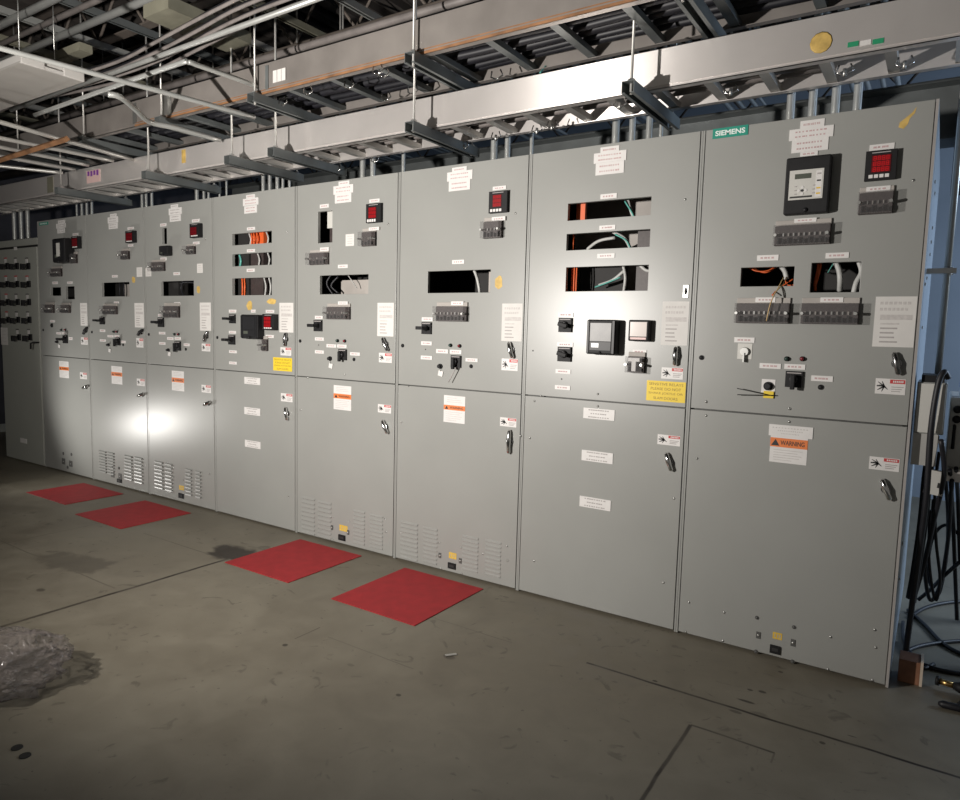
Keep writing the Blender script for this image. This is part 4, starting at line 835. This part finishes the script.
for k in range(7):
    pts = []
    y0 = -.75+.034*k
    for j in range(26): pts.append((-7.5+.33*j, y0+.03*math.sin(j*.8)+.005*math.sin(j*2.1+k), 2.99+.035*math.sin(j*.55)+.03*(k % 2)))
    pipe('loose_cable', 'slack %s cable above the rust-stained tray, %s from the aisle' % ('black' if k % 2 else 'grey', on_[k]), smooth_path(pts, 3), .010+.003*(k % 2), 'black_rubber' if k % 2 else 'cable_grey', 7, 'slack overhead cables', 'cable')
for k in range(6):
    pts = []; y0 = .50+.10*k
    for j in range(28): pts.append((-7.8+.33*j, y0+.05*math.sin(j*.9)+.01*math.sin(j*2.3+k), 2.80+.04*math.sin(j*.6)+.03*(k % 2)))
    pipe('loose_cable', 'slack %s cable sagging behind the bright tray, %s from the tray' % ('black' if k % 2 else 'grey', on_[k]), smooth_path(pts, 3), .012+.004*(k % 2), 'black_rubber' if k % 2 else 'cable_grey', 7, 'slack cables behind the bright tray', 'cable')
q = on_z(545, 60, 2.9); pipe('green_wire', 'thin green earth wire looping above the bright tray', [zz(540, 73, 2.66), zz(547, 65, 2.72), zz(556, 61, 2.75), zz(561, 59, 2.76)], .004, 'teal_wire', 6, cat='wire', sm=4)
q = on_z(70, 55, 3.1); b = MB(); b.box(q.x-.25, q.x+.2, q.y-.04, q.y+.04, 3.08, 3.13, 'strut_olive'); single(b, 'strut_channel', 'short olive strut above the white fixture', 'strut', (q.x, q.y, 3.08))
q = on_z(232, 42, 3.12); b = MB(); b.box(q.x-.12, q.x+.12, q.y-.5, q.y+.05, 3.10, 3.17, 'strut_olive'); single(b, 'box_duct', 'olive metal duct end at the top edge above the rust-stained tray', 'duct', (q.x, q.y, 3.10))
# big dark beam behind the tray on the right
b = MB(); b.box(-6.5, 1.6, 1.75, 1.78, 2.55, 2.85, 'strut_dark'); b.box(-6.5, 1.6, 1.65, 1.88, 2.85, 2.865, 'strut_dark'); b.box(-6.5, 1.6, 1.65, 1.88, 2.535, 2.55, 'strut_dark'); single(b, 'steel_beam', 'dark steel beam behind the conduits above the cabinets', 'beam', (-2, 1.77, 2.535))
q = on_y(948, 190, 1.7); b = MB(); b.box(-.02, .10, 1.55, 1.9, q.z, ZC-.02, 'wall_dark'); single(b, 'riser_duct', 'dark vertical duct behind the top corner of the rightmost cabinet', 'duct', (.04, 1.7, q.z))
# ------------------------------------------------------------------ right end: side box, table, instrument, cables
xs = X0
t = top('junction_box', 'grey steel junction box on the end of the rightmost cabinet', 'junction box', (xs+.05, .2, 1.0))
b = MB(); b.box(xs+.008, xs+.106, .03, .25, 1.035, 1.235, 'grey_enamel'); b.build('enclosure', t, .004)
b = MB(); b.box(xs+.012, xs+.102, .024, .0298, 1.04, 1.23, 'faceplate_grey'); b.build('cover', t, .002)
b = MB(); b.box(xs+.008, xs+.09, .04, .045, .91, 1.035, 'galvanised'); b.box(xs+.008, xs+.012, .046, .24, .91, 1.035, 'galvanised'); b.build('bracket', t)
b = MB(); b.box(xs+.02, xs+.095, .035, .24, 1.2352, 1.262, 'black_plastic'); b.build('gland_plate', t)
pipe('conduit', 'grey steel conduit rising from the junction box on the cabinet end', [(.0, .2, 1.262), (.0, .2, 3.3)], .013, 'conduit_grey', cat='conduit')
b = MB(); b.box(-.07, .03, .17, .21, 1.66, 1.68, 'steel'); b.tube([(0, .2, 1.655), (0, .2, 1.685)], .02, 'steel', 10); single(b, 'pipe_strap', 'steel strap holding the conduit to the cabinet end', 'strap', (0, .2, 1.655))
t = top('work_table', 'steel work table at the right edge behind the hanging cables', 'table', (.6, .75, 0))
b = MB(); b.box(.045, 1.25, .165, 1.1, .86, .89, 'galvanised'); b.box(.045, 1.25, .16, .1648, .84, .89, 'aluminium_rail'); b.build('tabletop', t)
for lx, ly in ((1.2, .45), (1.2, 1.05), (.3, 1.05), (.3, .45)):
    b = MB(); b.box(lx-.02, lx+.02, ly-.02, ly+.02, 0, .86, 'steel'); b.build('leg', t)
t = top('test_instrument', 'grey instrument case on the steel table at the right edge', 'instrument', (.35, .45, .89))
b = MB(); b.box(.05, .65, .20, .65, .8905, 1.172, 'faceplate_grey'); b.build('case', t, .005)
for zk in (1.125, 1.085):
    q = .076; b = MB(); b.tube([(q, .20, zk), (q, .178, zk), (q, .174, zk)], [.016, .014, .008], 'black_plastic', 14); b.build('knob', t)
b = MB(); b.tube([(.070, .20, 1.06), (.070, .175, 1.06), (.070, .175, .97), (.070, .20, .97)], .006, 'black_plastic', 8); b.build('handle', t)
t = top('bottle', 'white bottle with a blue band on the instrument case', 'bottle', (.11, .3, 1.172))
b = MB(); b.tube([(.11, .3, 1.1725), (.11, .3, 1.177), (.11, .3, 1.28), (.11, .3, 1.31), (.11, .3, 1.34)], [.028, .032, .032, .014, .013], 'bottle_white', 16); b.build('body', t)
b = MB(); b.tube([(.11, .3, 1.21), (.11, .3, 1.25)], .0328, 'bottle_blue', 16); b.build('band', t); b = MB(); b.tube([(.11, .3, 1.34), (.11, .3, 1.36)], .015, 'bottle_white', 14); b.build('cap', t)
b = MB(); q = on_y(935, 483, .10); b.box(q.x-.032, q.x+.032, .085, .12, q.z-.045, q.z+.05, 'faceplate_grey', Matrix.Rotation(.12, 3, 'Y')); b.box(q.x+.008, q.x+.022, .083, .086, q.z-.016, q.z+.004, 'ink_black', Matrix.Rotation(.12, 3, 'Y'))
single(b, 'outlet_box', 'pale outlet box hanging among the black cables', 'outlet box', (q.x, .10, q.z-.045))
def C(L, yy): return [tuple(on_y(x, y, w)) for (x, y, w) in L]
cabs = [('thick black cable hanging from the junction box down to the floor', [(948, 378, .02), (944, 372, .0), (938, 385, -.01), (931, 430, -.01), (926, 500, .03), (918, 560, .10), (910, 620, .12), (906, 650, .12)], .011),
        ('black cable dropping beside the outlet box', [(941, 440, .0), (944, 475, .06), (934, 520, .15), (925, 560, .3), (914, 598, .3)], .009),
        ('black cable looping low behind the outlet box', [(934, 500, .35), (930, 540, .4), (925, 570, .45), (930, 600, .5), (940, 585, .5), (948, 540, .4), (952, 480, .14)], .008),
        ('black cable with a round bend near the frame edge', [(945, 470, .14), (948, 520, .4), (946, 560, .5), (938, 595, .6), (928, 575, .6), (932, 540, .55), (945, 525, .5), (960, 535, .5)], .007),
        ('black cable hanging nearest the frame edge', [(950, 470, .14), (953, 520, .4), (955, 570, .5), (957, 620, .5)], .008),
        ('thick black cable hanging close to the cabinet side, first of its bundle', [(934, 436, .09), (926, 470, .14), (921, 520, .16), (914, 570, .18), (909, 598, .2)], .012),
        ('thick black cable hanging close to the cabinet side, second of its bundle', [(936, 436, .13), (930, 470, .19), (925, 520, .21), (918, 570, .23), (913, 602, .25)], .012),
        ('thin black cable swinging low between the bundle and the loops', [(939, 452, .13), (935, 490, .15), (936, 540, .28), (940, 580, .32), (935, 600, .33), (929, 560, .32), (930, 510, .28)], .006),
        ('black cable slanting across the hanging bundle', [(962, 560, .4), (945, 575, .5), (930, 590, .6), (918, 600, .6)], .008),
        ('black cable hanging straight from the table edge', [(956, 468, .14), (958, 500, .38), (960, 560, .45)], .008)]
for lab, L, r in cabs: pipe('power_cable', lab, C(L, 0), r, 'black_rubber', 8, 'hanging black cables', 'cable', sm=6)
def G(L, r): return [tuple(Vector((on_z(x, y, r).x, on_z(x, y, r).y, r+h))) for (x, y, h) in L]
fl = [('black cable lying in a long curve from the cabinet foot to the right', [(906, 640, .02), (908, 655, 0), (925, 665, 0), (945, 671, 0), (975, 676, 0)], .009),
      ('black cable crossing the blue-lit floor to the right edge', [(908, 610, .0), (925, 625, .0), (945, 645, .0), (975, 660, .0)], .009),
      ('black cable lying farthest back on the blue-lit floor', [(910, 617, .0), (925, 608, .0), (945, 603, .0), (975, 600, 0)], .009),
      ('black cable on the floor passing behind the wooden block', [(904, 652, .0), (920, 646, .0), (945, 642, .0), (975, 640, 0)], .009),
      ('short black cable curling at the cabinet corner', [(903, 622, .0), (904, 640, .0), (912, 655, .0), (922, 668, .0), (934, 664, 0)], .008)]
for lab, L, r in fl: pipe('floor_cable', lab, G(L, r), r, 'black_rubber', 8, 'black cables on the floor at right', 'cable', sm=6)
q0 = on_z(897, 684); q1 = on_z(917, 685)
t = top('wooden_block', 'brown wooden block on the floor at the foot of the rightmost cabinet', 'block', (.0, .13, 0))
b = MB(); b.box(-.045, .03, .10, .20, 0, .095, 'wood'); b.build('block', t, .002)
b = MB(); b.box(.0302, .040, .098, .20, 0, .10, 'wood_end'); b.build('end_board', t)['label'] = 'pale cut end'
t = top('hand_tool', 'black hand tool with bright metal tip on the floor at the right edge', 'tool', (.2, .2, 0))
a0, a1 = on_z(936, 680, .03), on_z(955, 686, .03); dv = (a1-a0).normalized()
b = MB(); b.tube([tuple(a0+dv*.012), tuple(a0+dv*.06)], .012, 'brass', 12); b.build('metal_tip', t)
b = MB(); b.tube([tuple(a0), tuple(a0+dv*.012)], .019, 'black_plastic', 12); b.tube([tuple(a0+dv*.06), tuple(a0+dv*.08), tuple(a0+dv*.2)], [.014, .022, .024], 'black_plastic', 12); b.build('barrel', t)
f0, f1 = on_z(938, 703, .014), on_z(975, 712, .014)
b = MB(); b.tube([tuple(f0), tuple(f0.lerp(f1, .12)), tuple(f0.lerp(f1, .6)), tuple(f1)], [.006, .014, .014, .012], 'black_rubber', 10); m_ = f0.lerp(f1, .55); b.tube([tuple(m_), tuple(a0+dv*.13)], .014, 'black_plastic', 8); b.build('grip', t)
# ------------------------------------------------------------------ floor things
def floormat(cs, label):
    P = [on_z(*p) for p in cs]; m = MB()
    xs_ = (P[0].x+P[1].x)/2, (P[2].x+P[3].x)/2; ys_ = (P[0].y+P[3].y)/2, (P[1].y+P[2].y)/2
    m.box(xs_[0], xs_[1], ys_[0], ys_[1], 0.0004, .004, 'mat_red'); return single(m, 'floor_mat', label, 'floor mat', ((xs_[0]+xs_[1])/2, (ys_[0]+ys_[1])/2, 0), 'red square mats on the floor')
floormat([(28, 493), (76, 484), (126, 492), (68, 506)], 'leftmost and most distant red square mat on the floor')
floormat([(78, 516), (140, 500), (192, 513), (122, 529)], 'second red square mat from the left, before the cabinet with lamp glare')
floormat([(228, 562), (295, 541), (364, 554), (288, 585)], 'third red square mat from the left, beside the dark floor stain')
floormat([(333, 600), (402, 568), (484, 589), (415, 626)], 'nearest and largest-looking red square mat on the floor')
# clear plastic bag
bm = bmesh.new(); bmesh.ops.create_icosphere(bm, subdivisions=5, radius=1)
from mathutils import noise as mn
for v in bm.verts:
    p = v.co.copy(); n_ = mn.noise(p*1.7)*.22+mn.noise(p*4.2)*.10+mn.noise(p*9)*.04
    p *= 1+n_; crease = abs(mn.noise(p*3.1+Vector((3, 1, 2))))*.25+abs(mn.noise(p*7.3))*.12; p *= 1-crease
    v.co = Vector((p.x*.34, p.y*.21, max(-.08, p.z*.13)))
for v in bm.verts: v.co.z += .08
for f in bm.faces: f.smooth = True
me = bpy.data.meshes.new('plastic_bag'); bm.to_mesh(me); bm.free(); me.materials.append(MAT['plastic_film'])
o = bpy.data.objects.new('plastic_bag', me); COL.objects.link(o); q = on_z(-10, 684); o.location = (q.x, q.y, .001); o.rotation_euler = (0, 0, .55)
tag(o, 'crumpled clear plastic bag lying on the floor at the left edge', 'plastic bag')
for k, (ax, ay) in enumerate(((17, 748), (25, 756))):
    q = on_z(ax, ay); b = MB(); b.tube([(q.x, q.y, .0002), (q.x, q.y, .003)], .017, 'inside_dark', 16); single(b, 'floor_plug', ('left', 'right')[k]+' of two small dark round plugs in the floor at lower left', 'floor plug', (q.x, q.y, 0))
q = on_z(450, 655); b = MB(); b.box(q.x-.02, q.x+.03, q.y-.008, q.y+.008, .0003, .004, 'steel', Matrix.Rotation(.9, 3, 'Z')); single(b, 'metal_scrap', 'small shiny metal scrap on the bare floor', 'scrap', (q.x, q.y, 0))
# ------------------------------------------------------------------ light
w = bpy.data.worlds.new('world'); S.world = w; w.use_nodes = True
w.node_tree.nodes['Background'].inputs[0].default_value = (1, .95, .88, 1); w.node_tree.nodes['Background'].inputs[1].default_value = .12
def lamp(name, kind, loc, target, power, col, size=.1, spot=None, blend=1.):
    l = bpy.data.lights.new(name, kind); l.energy = power; l.color = col
    if kind == 'SPOT': l.spot_size = spot; l.spot_blend = blend; l.shadow_soft_size = size
    elif kind == 'AREA': l.shape = 'SQUARE'; l.size = size
    else: l.shadow_soft_size = size
    o = bpy.data.objects.new(name, l); COL.objects.link(o); o.location = loc
    o.rotation_euler = (Vector(target)-Vector(loc)).to_track_quat('-Z', 'Y').to_euler(); return o
lamp('flash_lamp', 'SPOT', (-2.76, -3.1, 1.53), (-2.8, 0, 2.4), 565, (1, .95, .895), .035, math.radians(160), 1.)
t_ = .32; P_ = on_y(157, 423); lamp('work_lamp', 'SPOT', (P_.x*(1+t_), -D*t_, P_.z+(P_.z-CH)*t_), (-5.6, 0, 1.0), 62, (1, .97, .92), .09, math.radians(120), 1.)
lamp('window_daylight', 'AREA', (3.2, 2.4, 2.3), (0, 1.2, .7), 130, (.62, .78, 1), 1.4)
